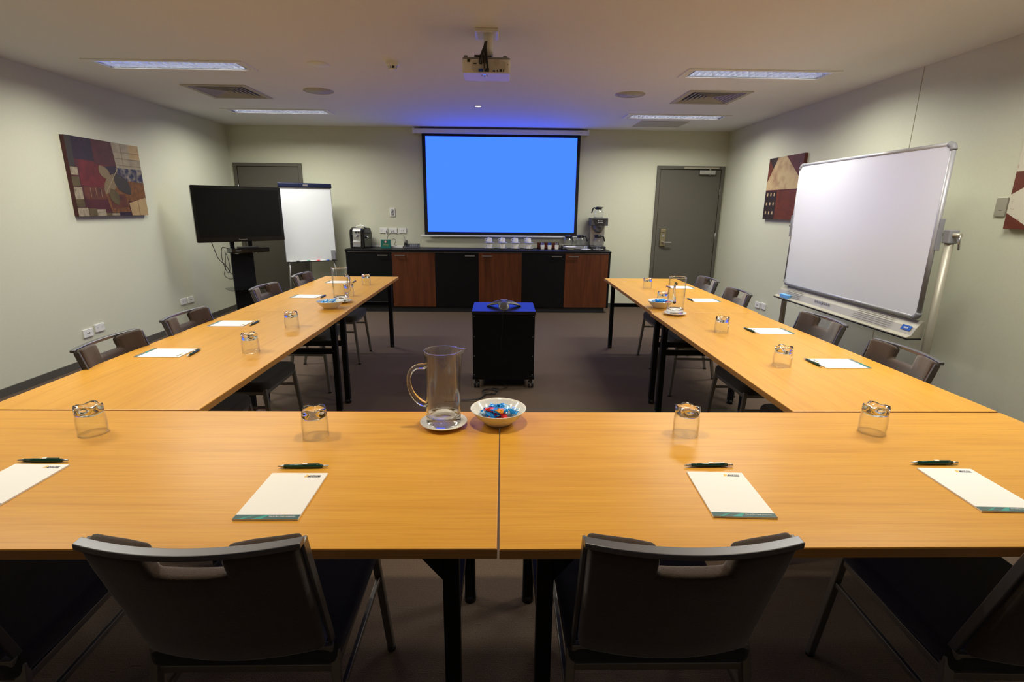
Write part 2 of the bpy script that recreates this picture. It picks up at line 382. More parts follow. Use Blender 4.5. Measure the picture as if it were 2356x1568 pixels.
def vent(x, y, label):
    r = thing('ceiling_vent', label, 'air vent', (x, y, CH), 0, 'square ceiling air vents')
    f = MB(); A, B = .295, .25
    f.box(-A, A, B, A, -.008, 0).box(-A, A, -A, -B, -.008, 0).box(-A, -B, -B, B, -.008, 0).box(B, A, -B, B, -.008, 0).build('vent_frame', M['diffuser'], r, bevel=.003)
    MB().box(-B, B, -B, B, .08, .083).box(-B-.003, -B, -B, B, 0, .08).box(B, B+.003, -B, B, 0, .08).box(-B, B, -B-.003, -B, 0, .08).box(-B, B, B, B+.003, 0, .08).build('vent_duct', M['gap'], r)
    m_ = MB()
    for k in range(6):
        o_ = B-.006-k*.040; i_ = o_-.018
        if i_ < .005: i_ = .005
        vs = []
        for (rr, z) in ((o_, -.003), (o_-.009, -.003), (i_, .026), (o_-.002, .0)):
            vs += [(-rr, -rr, z), (rr, -rr, z), (rr, rr, z), (-rr, rr, z)]
        fs = []
        for q in range(4):
            for t in range(4): fs.append((q*4+t, q*4+(t+1) % 4, ((q+1) % 4)*4+(t+1) % 4, ((q+1) % 4)*4+t))
        m_.add(vs, fs)
    m_.build('vent_louvre', M['diffuser'], r)
vent(*VENTS[0], 'square louvred air vent in the ceiling on the left between two lights')
vent(*VENTS[1], 'square louvred air vent in the ceiling on the right between two lights')
def speaker(x, y, label):
    r = thing('ceiling_speaker', label, 'speaker', (x, y, CH), 0, 'round ceiling speakers')
    MB().lathe([(.14, 0), (.14, -.004), (.128, -.008), (.122, -.006), (.122, 0)], 40).build('speaker_rim', M['diffuser'], r)
    MB().lathe([(.122, -.001), (.122, -.005), (0, -.007)], 40).build('speaker_grille', M['grille'], r)
speaker(-1.735, 4.354, 'round grey ceiling speaker on the left, beside the left air vent'); speaker(1.209, 4.305, 'round grey ceiling speaker on the right, beside the right air vent')
o = thing('ceiling_cover', 'round blank cream cover plate in the ceiling left of the smoke detector', 'cover plate', (-1.406, 3.40, CH))
MB().lathe([(.082, 0), (.082, -.003), (.078, -.007), (0, -.008)], 36).build('cover_disc', M['tray'], o)
o = thing('ceiling_panel', 'flat grey access panel in the ceiling by the far right corner', 'access panel', (2.0, 5.99, CH))
MB().box(-.30, .30, .19, .22, -.006, 0).box(-.30, .30, -.22, -.19, -.006, 0).box(-.30, -.27, -.19, .19, -.006, 0).box(.27, .30, -.19, .19, -.006, 0).build('panel_frame', M['diffuser'], o, bevel=.002)
MB().box(-.27, .27, -.19, .19, -.004, 0).build('panel_mesh', M['grille'], o)
o = thing('smoke_detector', 'small round white smoke detector hanging from the ceiling left of the projector', 'smoke detector', (-.827, 3.32, CH))
MB().lathe([(.05, 0), (.05, -.020), (.044, -.026), (0, -.026)], 32).build('detector_base', M['white'], o)
d = MB().lathe([(.030, -.046), (.027, -.052), (0, -.053)], 24)
for k in range(8):
    t = 2*PI*k/8; d.bar((.036*math.cos(t), .036*math.sin(t), -.025), (.028*math.cos(t), .028*math.sin(t), -.05), .006, .004)
d.build('detector_cage', M['white'], o); MB().cyl((0, 0, -.026), (0, 0, -.046), .016, 14).build('detector_core', M['dark_grey'], o)
def downlight(x, y, label):
    o = thing('downlight', label, 'downlight', (x, y, CH), 0, 'small round downlights')
    MB().lathe([(.040, 0), (.040, -.003), (.033, -.005), (.028, 0)], 28).build('downlight_trim', M['white'], o)
    MB().lathe([(.029, -.002), (0, -.003)], 24).build('downlight_lamp', M['lamp'], o)
downlight(*DOWNLIGHTS[0], 'small round downlight glowing in the ceiling in front of the screen'); downlight(*DOWNLIGHTS[1], 'small unseen downlight added to brighten the front left table')
downlight(*DOWNLIGHTS[2], 'small unseen downlight added to brighten the seam of the front tables')
downlight(*DOWNLIGHTS[3], 'small unseen downlight added to brighten the front right table')

def projector():
    r = thing('projector', 'white ceiling mounted projector with black cables seen from behind', 'projector', (-.098, 2.50, 2.215))
    W_, D_, H_ = .148, .22, .078
    b = MB().rbox(-W_, W_, 0, D_, 0, H_, .022).build('projector_body', M['white'], r, bevel=.008, bseg=3)
    MB().rbox(-W_+.002, W_-.002, .003, D_-.003, H_, H_+.010, .02).build('projector_base', M['grey'], r, bevel=.003)
    for x in (-.125, .115): MB().cyl((x, .025, H_+.01), (x, .025, H_+.022), .012, 12).build('projector_foot', M['grey'], r)
    p = MB().rbox(-.088, .118, -.003, -.0005, .004, .070, .02, axis='y').build('port_panel', mat('port_panel_grey', (.55, .55, .53), .5), r)
    q = MB()
    for x0, x1, z0, z1 in ((-.078, -.058, .047, .054), (.040, .055, .006, .015), (.064, .073, .006, .016), (.082, .097, .006, .020), (.103, .109, .006, .020), (-.040, -.026, .047, .054), (-.115, -.098, .058, .074), (.128, .133, .044, .049)):
        q.box(x0, x1, -.005, -.003, z0, z1)
    q.build('port_socket', M['black_plastic'], p)
    MB().cyl((.062, -.003, .058), (.062, -.005, .058), .019, 24).build('port_speaker', M['grille'], p)
    MB().box(-.046, -.018, -.012, -.003, .004, .020).build('blue_plug', mat('vga_blue', (.01, .05, .35), .4), p, bevel=.002)
    MB().box(-.010, .018, -.012, -.003, .004, .024).build('black_plug', M['black_plastic'], p, bevel=.002)
    MB().cyl((-.012, .045, -.0005), (-.012, .045, .001), .010, 20).build('indicator_light', M['led'], r)
    kk = MB()
    for x, y in ((-.027, .055), (.003, .055), (-.012, .072), (-.03, .08), (.006, .08), (-.012, .09)): kk.cyl((x, y, -.0012), (x, y, .001), .004, 10)
    kk.build('control_button', M['grey'], r)
    MB().cyl((.075, D_, .04), (.075, D_+.012, .04), .026, 24).build('projector_lens', M['black_gloss'], r)
    MB().box(-.075, .03, .05, .14, H_+.01, H_+.035).build('mount_bracket', M['black_plastic'], r, bevel=.003)
    MB().cyl((.012, .06, H_+.03), (.012, .06, .235), .029, 24).cyl((.012, .06, H_+.025), (.012, .06, H_+.03), .016, 16).build('mount_pole', M['white'], r)
    pl = MB().box(-.070, .072, .02, .185, .232, .2525).build('ceiling_plate', M['white'], r, bevel=.003)
    MB().box(-.058, -.002, .035, .17, .2305, .232).box(.004, .06, .035, .17, .2305, .232).build('plate_recess', M['ceiling'], pl)
    random.seed(3)
    for i in range(14):
        x1 = random.uniform(-.045, .018); z1 = random.choice([.016, .022, .05]); o_ = random.uniform(.010, .035)
        pts = []
        P = [Vector((-.002+random.uniform(-.006, .006), .028, .180)), Vector((-.012-o_*.6+i*.002, -.005-o_, .135)), Vector((x1*1.1-.004, -.02-o_, .085)), Vector((x1, -.012, z1))]
        for k in range(13):
            t = k/12; pts.append(P[0]*(1-t)**3+P[1]*3*t*(1-t)**2+P[2]*3*t*t*(1-t)+P[3]*t**3)
        MB().tube(pts, .0028 if i % 3 else .004, 7).build('cable', M['black_plastic'] if i != 4 else M['grey'], r)
projector()

# ------------------------------------------------------------------ screen
def screen():
    r = thing('projection_screen', 'pull-down projection screen glowing plain blue with black border', 'projection screen', (0, 0, 0))
    y = 6.50
    MB().box(-1.095, 1.07, y, y+.001, 1.04, 2.40).build('screen_border', M['screen_border'], r)
    MB().box(-1.047, 1.026, y-.001, y, 1.082, 2.352).build('projected_image', M['screen'], r)
    MB().cyl((-1.15, y, 1.026), (1.115, y, 1.026), .013, 14).build('bottom_bar', M['white'], r)
    c = MB().rbox(-1.19, 1.155, y-.04, YB-.004, 2.385, 2.445, .012, axis='x').build('screen_case', M['white'], r, bevel=.002)
    for x in (-1.19, 1.155): MB().box(x-.022 if x < 0 else x, x if x < 0 else x+.022, y-.045, YB-.002, 2.38, 2.452).build('end_cap', M['white'], c, bevel=.004)
    MB().box(-1.10, 1.07, y-.03, YB-.01, 2.445, CH).build('mounting_rail', M['dark_grey'], c)
    text('lettering', 'Grandview', .016, M['navy'], c, TM((1.05, y-.0405, 2.415), (PI/2, 0, 0)))
screen()

# ------------------------------------------------------------------ pictures
def patches(parent, lst, mats_, to3, off):
    m_ = MB()
    for i, (pts, k) in enumerate(lst):
        vs = [to3(a, b, off+.00007*(i+1)) for a, b in pts]; m_.add(vs, [tuple(range(len(vs)))], k)
    return m_.build('painted_shapes', mats_, parent, recalc=False)
def leafpts(cx, cy, L_, w_, ang, n=10):
    pts = []
    for s in (1, -1):
        for k in range(n+1):
            t = k/n if s == 1 else 1-k/n; x = (t-.5)*L_; y = s*w_/2*math.sin(PI*t)**.8
            pts.append((cx+x*math.cos(ang)-y*math.sin(ang), cy+x*math.sin(ang)+y*math.cos(ang)))
    return pts
def nm(n, c, c2=None, sc_=14): 
    c2 = c2 or tuple(v*.55 for v in c); return noise_mat(n, c, c2, nscale=sc_, rough=.6, lo=.42, hi=.75, detail=8)
def painting_left():
    # width along y .91, height .675
    r = thing('painting', 'square canvas painting of leaves over dark red, cream and ochre patches', 'painting', (XL+.002, 4.205, 1.645))
    W_, H_ = .455, .338
    MB().box(0, .035, -W_, W_, -H_, H_).build('canvas', nm('maroon_canvas', (.07, .012, .014)), r)
    ms = [nm('deep_plum', (.022, .008, .020)), nm('crimson', (.12, .010, .010)), nm('maroon', (.065, .010, .010)), nm('pale_cream', (.30, .25, .17), (.20, .16, .11)),
          nm('sand', (.38, .26, .12), (.30, .20, .09)), nm('ochre', (.16, .060, .010), (.05, .015, .006), 25), nm('rust', (.10, .025, .008), (.03, .008, .008)), nm('navy_mix', (.012, .012, .05), (.30, .25, .18), 22),
          nm('olive', (.09, .065, .02)), mat('leaf_dark', (.030, .024, .018), .6), mat('leaf_pale', (.17, .12, .06), .6), nm('grey_white', (.30, .25, .17), (.12, .09, .05), 30), mat('leaf_vein', (.32, .25, .14), .6)]
    def q(x0, x1, y0, y1, k): return ([(x0, y0), (x1, y0), (x1, y1), (x0, y1)], k)
    # coordinates: a 0..1 left to right, b 0..1 bottom to top
    L_ = [q(0, 1, 0, 1, 2), q(.07, .32, .72, 1, 0), q(.0, .07, .62, 1, 9), q(.10, .56, .70, .72, 2), ([(.12, .72), (.38, .70), (.40, .70), (.58, .66), (.44, .36), (.10, .40)], 1), q(.32, .60, .68, .99, 2),
          ([(.59, 1), (1, 1), (1, .64), (.62, .64)], 3), q(.84, 1, .80, 1, 4), ([(.60, .66), (1, .66), (1, .46), (.62, .50)], 7), ([(.62, .50), (1, .47), (1, .24), (.72, .20), (.55, .30)], 5),
          ([(.38, .36), (.68, .45), (.72, .02), (.45, .05)], 5), ([(.44, .28), (.68, .30), (.70, .12), (.46, .10)], 6), q(.12, .40, .22, .38, 6), q(.12, .42, .08, .22, 2), ([(.72, .18), (1, .26), (1, 0), (.74, 0)], 4),
          q(0, .09, .52, .62, 11), q(0, .09, .38, .50, 8), q(0, .10, .22, .37, 11), q(0, .10, .12, .22, 8), q(0, .13, 0, .11, 11), q(.13, .24, 0, .10, 8), q(.24, .36, 0, .09, 11), q(.36, .55, 0, .04, 8), q(.44, .55, .005, .035, 11), q(.55, .72, 0, .05, 0),
          ([(.40, .66), (.60, .68), (.60, .58), (.44, .54)], 0), (leafpts(.43, .58, .22, .13, -1.0), 10), (leafpts(.50, .44, .36, .16, .95), 10), (leafpts(.66, .44, .36, .19, -.95), 9), (leafpts(.52, .26, .24, .14, 1.9), 8)]
    for k in range(3): L_.append(q(.20+.07*k, .204+.07*k, .25, .37, 12))
    L_.append(([(.40, .30), (.405, .30), (.625, .64), (.617, .645)], 12))
    for k in range(9): L_.append(([(.42+.02*k, .33+.03*k), (.425+.02*k, .328+.03*k), (.44+.02*k-.09, .40+.025*k), (.436+.02*k-.09, .403+.025*k)], 12))
    for k in range(3): L_.append(q(.60, 1, .70+.09*k, .703+.09*k, 10))
    L_.append(q(.72, .724, .64, 1, 10)); L_.append(q(.86, .864, .0, .22, 10))
    patches(r, L_, ms, lambda a, b, o_: (.035+o_, -W_+a*2*W_, -H_+b*2*H_), 0)
painting_left()
def painting_right(yc, w_, far, label):
    r = thing('painting', label, 'painting', (XR, yc, 1.66), 0, None)
    H_ = .338
    MB().box(-.035, 0, -w_, w_, -H_, H_).build('canvas', nm('rust_canvas', (.10, .018, .012)), r)
    ms = [nm('wine', (.085, .006, .016)), nm('rust_red', (.13, .022, .008), (.08, .012, .006)), nm('dark_brown', (.022, .009, .009)), nm('marbled_cream', (.50, .37, .20), (.30, .16, .09), 9), mat('window_cream', (.50, .36, .20), .6),
          noise_mat('speckled_white', (.62, .58, .48), (.30, .12, .06), nscale=45, rough=.6, lo=.62, hi=.70)]
    def q(x0, x1, y0, y1, k): return ([(x0, y0), (x1, y0), (x1, y1), (x0, y1)], k)
    if far:
        L_ = [q(0, 1, .46, 1, 0), ([(0, .56), (.28, 1), (0, 1)], 2), ([(0, .98), (.02, .98), (.18, .80), (0, .56)], 1), ([(0, .48), (1, .48), (1, .60), (.52, 1), (.28, 1), (0, .60)], 3), ([(.52, 1), (1, 1), (1, .60)], 0), q(0, .36, 0, .46, 2), q(.36, 1, 0, .46, 1)]
        for i in range(3):
            for j in range(3): L_.append(q(.06+.105*i, .095+.105*i, .08+.15*j, .13+.15*j, 4))
    else:
        L_ = [q(0, 1, 0, 1, 1), ([(0, .14), (.25, 0), (1, 0), (1, .48), (.30, .48), (0, .30)], 5), ([(0, .50), (1, .50), (1, 1), (0, 1)], 5), ([(.55, .5), (1, .5), (1, .9)], 0)]
    patches(r, L_, ms, lambda a, b, o_: (-.035-o_, w_-a*2*w_, -H_+b*2*H_), 0)
painting_right(4.925, .355, True, 'canvas painting with a cream triangle over red and black blocks, partly behind the copyboard')
painting_right(1.89, .355, False, 'speckled white and red canvas painting cut by the right edge of the photo')

# ------------------------------------------------------------------ wall fittings
def outlet(name, label, cat, origin, facing, kind, group=None):
    """local: plate in x (width), z (height), front towards -y"""
    rz = {'back': 0, 'left': PI/2, 'right': -PI/2}[facing]
    r = thing(name, label, cat, origin, rz, group)
    if kind == 'switch': w_, h_ = .037, .060
    elif kind == 'unit': w_, h_ = .037, .058
    else: w_, h_ = .057, .036
    MB().rbox(-w_, w_, -.012, -.0005, -h_, h_, .006, axis='y').build('cover_plate', M['white'] if kind != 'unit' else M['champ'], r, bevel=.002)
    d = MB()
    if kind == 'power':
        for x in (-.026, .026):
            for dx, dz in ((-.006, .003), (.006, .003), (0, -.010)): d.box(x+dx-.001, x+dx+.001, -.0125, -.012, dz-.004, dz+.004)
        d.build('socket_slot', M['gap'], r)
        for x in (-.045, .045): MB().box(x-.005, x+.005, -.016, -.012, .018, .028).build('rocker_switch', M['white'], r, bevel=.001)
    elif kind == 'data':
        for x in (-.010, .012): d.box(x-.005, x+.005, -.0125, -.012, -.008, .004)
        d.build('socket_slot', M['gap'], r)
    elif kind == 'switch':
        MB().box(-.018, .018, -.0135, -.012, -.04, .04).build('switch_panel', M['grey'], r)
        for z in (.024, -.024): MB().cyl((0, -.012, z), (0, -.024, z), .010, 16).build('dimmer_knob', M['white'], r)
    elif kind == 'unit':
        d.box(-.008, .012, -.0125, -.012, -.022, -.019); d.build('name_mark', M['dark_grey'], r)
    return r
outlet('wall_switch', 'white double dimmer switch on the end wall above the sockets', 'switch', (-1.551, YB, 1.343), 'back', 'switch')
g1 = outlet('wall_socket', 'white double power socket with a plug on the end wall', 'socket', (-1.687, YB, 1.09), 'back', 'power')
MB().cyl((.028, -.012, .0), (.028, -.04, -.004), .015, 14, r2=.011).build('white_plug', M['white'], g1)
outlet('wall_socket', 'white data socket between two others, black cables plugged in', 'socket', (-1.554, YB, 1.09), 'back', 'data')
outlet('wall_socket', 'white data socket above the telephone, rightmost of three', 'socket', (-1.421, YB, 1.09), 'back', 'data')
outlet('wall_socket', 'white data socket on the left wall behind the nearest left chair', 'socket', (XL, 3.632, .283), 'left', 'data')
outlet('wall_socket', 'white double power socket on the left wall behind the nearest left chair', 'socket', (XL, 3.774, .302), 'left', 'power')
outlet('wall_socket', 'white double power socket on the left wall towards the television stand', 'socket', (XL, 5.08, .315), 'left', 'power')
outlet('wall_socket', 'white data socket on the left wall nearest the television stand', 'socket', (XL, 5.218, .312), 'left', 'data')
outlet('wall_socket', 'white data socket on the right wall, the one nearer the corner', 'socket', (XR, 5.184, .298), 'right', 'data')
outlet('wall_socket', 'white double power socket on the right wall left of the copyboard post', 'socket', (XR, 5.045, .308), 'right', 'power')
outlet('wall_socket', 'white power socket on the right wall below the copyboard tray', 'socket', (XR, 3.72, .31), 'right', 'power')
outlet('wall_control', 'beige wall control unit between copyboard and the cropped painting', 'wall control', (XR, 2.318, 1.452), 'right', 'unit')

# ------------------------------------------------------------------ tables
def table_proto():
    r = thing('folding_table', 'x', 'table', (0, 0, 0), 0, 'beech conference tables set in a U')
    L_, W_, H_, T_ = .9, .375, .72, .026
    top = MB().box(-L_, L_, -W_, W_, H_-T_, H_).build('tabletop', M['beech'], r, bevel=.0018, bseg=2)
    e = MB(); k = .0006
    e.box(-L_-k, L_+k, -W_-k, -W_, H_-T_+.0015, H_-.0025).box(-L_-k, L_+k, W_, W_+k, H_-T_+.0015, H_-.0025).box(-L_-k, -L_, -W_, W_, H_-T_+.0015, H_-.0025).box(L_, L_+k, -W_, W_, H_-T_+.0015, H_-.0025)
    e.build('edge_band', M['beech_edge'], top)
    zt = H_-T_
    for sx in (-1, 1):
        for sy in (-1, 1):
            x = sx*(L_-.105); y = sy*(W_-.075)
            leg = MB().rbox(x-.019, x+.019, y-.019, y+.019, .018, zt, .006).build('leg', M['black'], r)
            MB().cyl((x, y, 0), (x, y, .03), .022, 14).build('foot_glide', M['black_plastic'], leg)
            MB().prism([(x-sx*.02, zt), (x-sx*.11, zt), (x-sx*.02, zt-.11)], y-.004, y+.004, 'y').build('gusset', M['black'], r)
        x = sx*(L_-.105)
        MB().box(x-.014, x+.014, -W_+.09, W_-.09, .44, .475).build('crossbar', M['black'], r)
        MB().bar((x, 0, .46), (x-sx*.33, 0, zt-.02), .018, .01).build('folding_stay', M['black'], r)
        MB().box(x-.03, x+.03, -W_+.06, W_-.06, zt-.025, zt).build('top_bracket', M['black'], r)
    for sy in (-1, 1): MB().box(-L_+.12, L_-.12, sy*(W_-.085)-.012, sy*(W_-.085)+.012, zt-.03, zt).build('side_rail', M['black'], r)
    return r
tp = table_proto()
def place_table(first, cx, cy, rz, label):
    if first: tp.location = (cx, cy, 0); tp.rotation_euler = (0, 0, rz); tp['label'] = label
    else: dup(tp, (cx, cy, 0), rz, label)
a1 = math.radians(-.12); a2 = math.radians(.12)
# front left: seam corners (-.003,-.016),( -.005,.744)
place_table(True, -.9022, .364, a1, 'beech folding table in the foreground left of the centre seam')
place_table(False, .9022, .362, a2, 'beech folding table in the foreground right of the centre seam')
place_table(False, -1.431, 1.6485, math.radians(90), 'beech folding table, near one of the left arm')
place_table(False, -1.436, 3.4505, math.radians(90.1), 'beech folding table, far one of the left arm')
place_table(False, 1.424, 1.649, math.radians(90.2), 'beech folding table, near one of the right arm')
place_table(False, 1.440, 3.456, math.radians(89.6), 'beech folding table, far one of the right arm')

# ------------------------------------------------------------------ chairs
def chair_proto():
    r = thing('conference_chair', 'x', 'chair', (0, 0, 0), 0, 'upholstered chairs round the tables')
    # seat
    pts = []
    for (cx, cy, rr, st_) in ((.165, .175, .055, 0), (-.165, .175, .055, 90), (-.185, -.175, .03, 180), (.185, -.175, .03, 270)):
        for k in range(7):
            t = math.radians(st_+15*k); pts.append((cx+rr*math.cos(t), cy+rr*math.sin(t)))
    MB().prism(pts, .395, .452, 'z').build('seat', M['fabric_dark'], r, bevel=.02, bseg=4)
    # backrest pad with hand-hold notch: cells in (u, z)
    def Y(z): return -.185 - (z-.44)*.315
    def bow(x): return -.038*(1-(x/.21)**2)
    xs = [-.191, -.155, -.110, -.066, -.033, 0, .033, .066, .110, .155, .191]; zs = [.455, .52, .60, .67, .742, .786]
    wd = lambda z: 1.0+.06*(z-.45)/.35
    mb = MB(); n = len(xs); front = {}; back = {}; vs = []
    for j, z in enumerate(zs):
        for i, x in enumerate(xs):
            xx = x*wd(z); t = .024; zz = z + (.006 if (j == 5 and abs(x) > .1) else 0)
            front[i, j] = len(vs); vs.append((xx, Y(z)+bow(x)+.5*t+.012, zz+(.017 if j == 5 else 0))); back[i, j] = len(vs); vs.append((xx, Y(z)+bow(x)-t*.5-.004, zz))
    cells = {(i, j) for i in range(n-1) for j in range(5) if not (j == 4 and 3 <= i <= 6)}
    fs = []
    for i, j in cells:
        fs.append((front[i, j], front[i, j+1], front[i+1, j+1], front[i+1, j])); fs.append((back[i, j], back[i+1, j], back[i+1, j+1], back[i, j+1]))
        for (di, dj, a, b) in ((-1, 0, (i, j), (i, j+1)), (1, 0, (i+1, j), (i+1, j+1)), (0, -1, (i, j), (i+1, j)), (0, 1, (i, j+1), (i+1, j+1))):
            if (i+di, j+dj) not in cells: fs.append((front[a], front[b], back[b], back[a]))
    mb.add(vs, fs, 0, True)
    o = mb.build('backrest', M['fabric'], r, bevel=.012, bseg=3)
    # uprights
    for s in (-1, 1):
        MB().bar((s*.1985, Y(.40)+.008, .40), (s*.2055, Y(.795)+.006, .795), .008, .022, up=(0, 1, 0)).build('upright', M['steel_dark'], r, bevel=.002)
    # curved top rail
    vs = []; N = 16; H0 = .793; H1 = .806
    for k in range(N+1):
        x = -.2095+.419*k/N; yb = Y(.8)+bow(x)*.95-.006
        for (dy, z) in ((-.013, H0), (.011, H0), (.011, H1), (-.013, H1)): vs.append((x, yb+dy, z))
    fs = [(0, 1, 2, 3), tuple(4*N+q for q in (3, 2, 1, 0))]
    for k in range(N):
        for q in range(4): fs.append((4*k+q, 4*k+(q+1) % 4, 4*k+4+(q+1) % 4, 4*k+4+q))
    MB().add(vs, fs).build('top_rail', M['steel_dark'], r, bevel=.002)
    MB().bar((-.205, Y(.445)-.006, .445), (.205, Y(.445)-.006, .445), .016, .016).build('back_crossbar', M['steel'], r, bevel=.002)
    # legs
    for s in (-1, 1):
        leg = MB().bar((s*.198, .205, .41), (s*.225, .240, .006), .022, .022).build('leg', M['steel'], r, bevel=.003)
        MB().cyl((s*.225, .24, 0), (s*.225, .24, .014), .014, 12).build('foot_glide', M['black_plastic'], leg)
        leg = MB().bar((s*.203, -.178, .43), (s*.222, -.262, .006), .022, .022).build('leg', M['steel'], r, bevel=.003)
        MB().cyl((s*.222, -.262, 0), (s*.222, -.262, .014), .014, 12).build('foot_glide', M['black_plastic'], leg)
        MB().bar((s*.199, .20, .385), (s*.203, -.18, .385), .014, .020).build('seat_rail', M['steel'], r, bevel=.002)
        MB().bar((s*.206, .213, .30), (s*.209, -.205, .30), .012, .016).build('side_stretcher', M['steel'], r, bevel=.002)
    MB().bar((-.199, .205, .383), (.199, .205, .383), .014, .02).build('front_rail', M['steel'], r, bevel=.002)
    MB().bar((-.205, -.185, .383), (.205, -.185, .383), .014, .02).build('rear_rail', M['steel'], r, bevel=.002)
    return r
cp = chair_proto()
chairs = [(-.579, .205, 0, 'brown upholstered chair seen from behind at the front left table, left of centre'), (.374, .203, 0, 'brown upholstered chair seen from behind at the front right table, right of centre'),
    (-1.265, .165, .03, 'dark upholstered chair at the lower left corner, mostly under the front table'), (1.245, .165, -.03, 'dark upholstered chair at the lower right corner, mostly under the front table'),
    (-1.535, 1.415, -PI/2+.02, 'brown chair nearest the camera along the outer side of the left tables'), (-1.540, 2.015, -PI/2, 'second brown chair from the camera along the left tables'),
    (-1.57, 3.095, -PI/2-.03, 'third brown chair along the left tables, in front of the television stand'), (-1.555, 3.845, -PI/2+.02, 'brown chair farthest along the left tables, below the flip chart'),
    (1.555, 1.295, PI/2-.03, 'brown chair nearest the camera along the right tables, beside the copyboard post'), (1.605, 1.985, PI/2, 'second brown chair from the camera along the right tables, below the copyboard tray'),
    (1.568, 3.025, PI/2-.03, 'third brown chair along the right tables, left of the wall sockets'), (1.612, 3.742, PI/2, 'brown chair farthest along the right tables, below the grey door')]
for i, (x, y, rz, lb) in enumerate(chairs):
    if i == 0: cp.location = (x, y, 0); cp.rotation_euler = (0, 0, rz); cp['label'] = lb
    else: dup(cp, (x, y, 0), rz, lb)

# ------------------------------------------------------------------ note pads and pens
TZ = .7201
def pad_proto():
    r = thing('note_pad', 'x', 'note pad', (0, 0, 0), 0, 'note pads at each seat')
    MB().box(-.074, .074, -.105, .105, 0, .004).build('paper_block', M['paper'], r)
    f = MB().box(-.074, .074, -.105, -.0875, .004, .0043).build('footer_band', M['teal'], r)
    MB().add([(-.03, -.104, .00445), (-.008, -.104, .00445), (.004, -.089, .00445), (-.004, -.089, .00445)], [(0, 1, 2, 3)]).add([(-.062, -.104, .00445), (-.05, -.104, .00445), (-.028, -.089, .00445), (-.03, -.089, .00445)], [(0, 1, 2, 3)]).build('footer_streak', M['teal_lt'], f)
    text('lettering', 'The perfect hotel companion', .0052, M['paper'], f, TM((.034, -.0945, .0045)))
    lg = MB().add([(.026, .083, .0042), (.060, .083, .0042), (.060, .093, .0042), (.032, .093, .0042)], [(0, 1, 2, 3)]).build('logo_block', M['navy'], r)
    text('lettering', 'QUEST', .0085, M['paper'], lg, TM((.046, .0875, .0045)))
    MB().add([(.018, .083, .0042), (.025, .083, .0042), (.030, .092, .0042), (.022, .097, .0042)], [(0, 1, 2, 3)]).build('logo_flame', M['yellow'], lg)
    return r
def pen_proto():
    r = thing('pen', 'x', 'pen', (0, 0, 0), 0, 'green ballpoint pens at each seat')
    def pr_(pr, m_, nm_):  # lathe along x
        mb = MB(); mb.T = Matrix.Translation((0, 0, .0058)) @ Matrix.Rotation(PI/2, 4, 'Y'); mb.lathe(pr, 16); return mb.build(nm_, m_, r)
    pr_([(0, -.069), (.0012, -.069), (.0045, -.052), (.0045, -.051), (0, -.051)], M['alu'], 'pen_tip')
    pr_([(0, -.051), (.0046, -.051), (.0056, -.02), (.0056, .03), (.0046, .052), (0, .052)], M['pen'], 'pen_barrel')
    pr_([(0, .052), (.0028, .052), (.0028, .068), (0, .069)], M['alu'], 'pen_button')
    MB().box(.0, .045, -.0018, .0018, .0112, .0128).build('pen_clip', M['pen'], r); MB().box(-.001, .012, -.003, .003, .0114, .0132).build('pen_badge', M['white'], r)
    return r
pp = pad_proto(); pe = pen_proto()
PADS = [(-1.253, .243, -.02, 'lower left corner of the tables, cut by the left edge'), (-.532, .193, .0, 'front left table behind the left chair'), (.581, .198, -.05, 'front right table behind the right chair'), (1.237, .219, -.04, 'lower right corner of the tables, cut by the right edge'),
        (-1.615, 1.46, -PI/2, 'nearest left side seat'), (-1.633, 2.11, -PI/2, 'second left side seat'), (-1.545, 3.10, -PI/2-.05, 'third left side seat'), (-1.545, 3.915, -PI/2, 'farthest left side seat, behind the glass jug'),
        (1.595, 1.331, PI/2+.0, 'nearest right side seat'), (1.609, 1.987, PI/2, 'second right side seat'), (1.615, 3.04, PI/2, 'third right side seat'), (1.66, 3.73, PI/2, 'farthest right side seat, behind the glass jug')]
PENS = [(-1.265, .366, .0), (-.537, .333, .02), (.586, .340, .02), (1.239, .354, 0), (-1.481, 1.46, PI/2+.1), (-1.493, 2.11, PI/2), (-1.41, 3.09, PI/2), (-1.40, 3.93, PI/2), (1.473, 1.338, -PI/2+.05), (1.484, 2.0, -PI/2+.09), (1.505, 3.06, -PI/2), (1.545, 3.74, -PI/2)]
for i, ((x, y, rz, lb), (px, py, pz)) in enumerate(zip(PADS, PENS)):
    l1 = 'white note pad at the '+lb; l2 = 'green pen by the pad, '+lb
    if i == 0:
        pp.location = (x, y, TZ); pp.rotation_euler = (0, 0, rz); pp['label'] = l1; pe.location = (px, py, TZ); pe.rotation_euler = (0, 0, pz); pe['label'] = l2
    else: dup(pp, (x, y, TZ), rz, l1); dup(pe, (px, py, TZ), pz, l2)

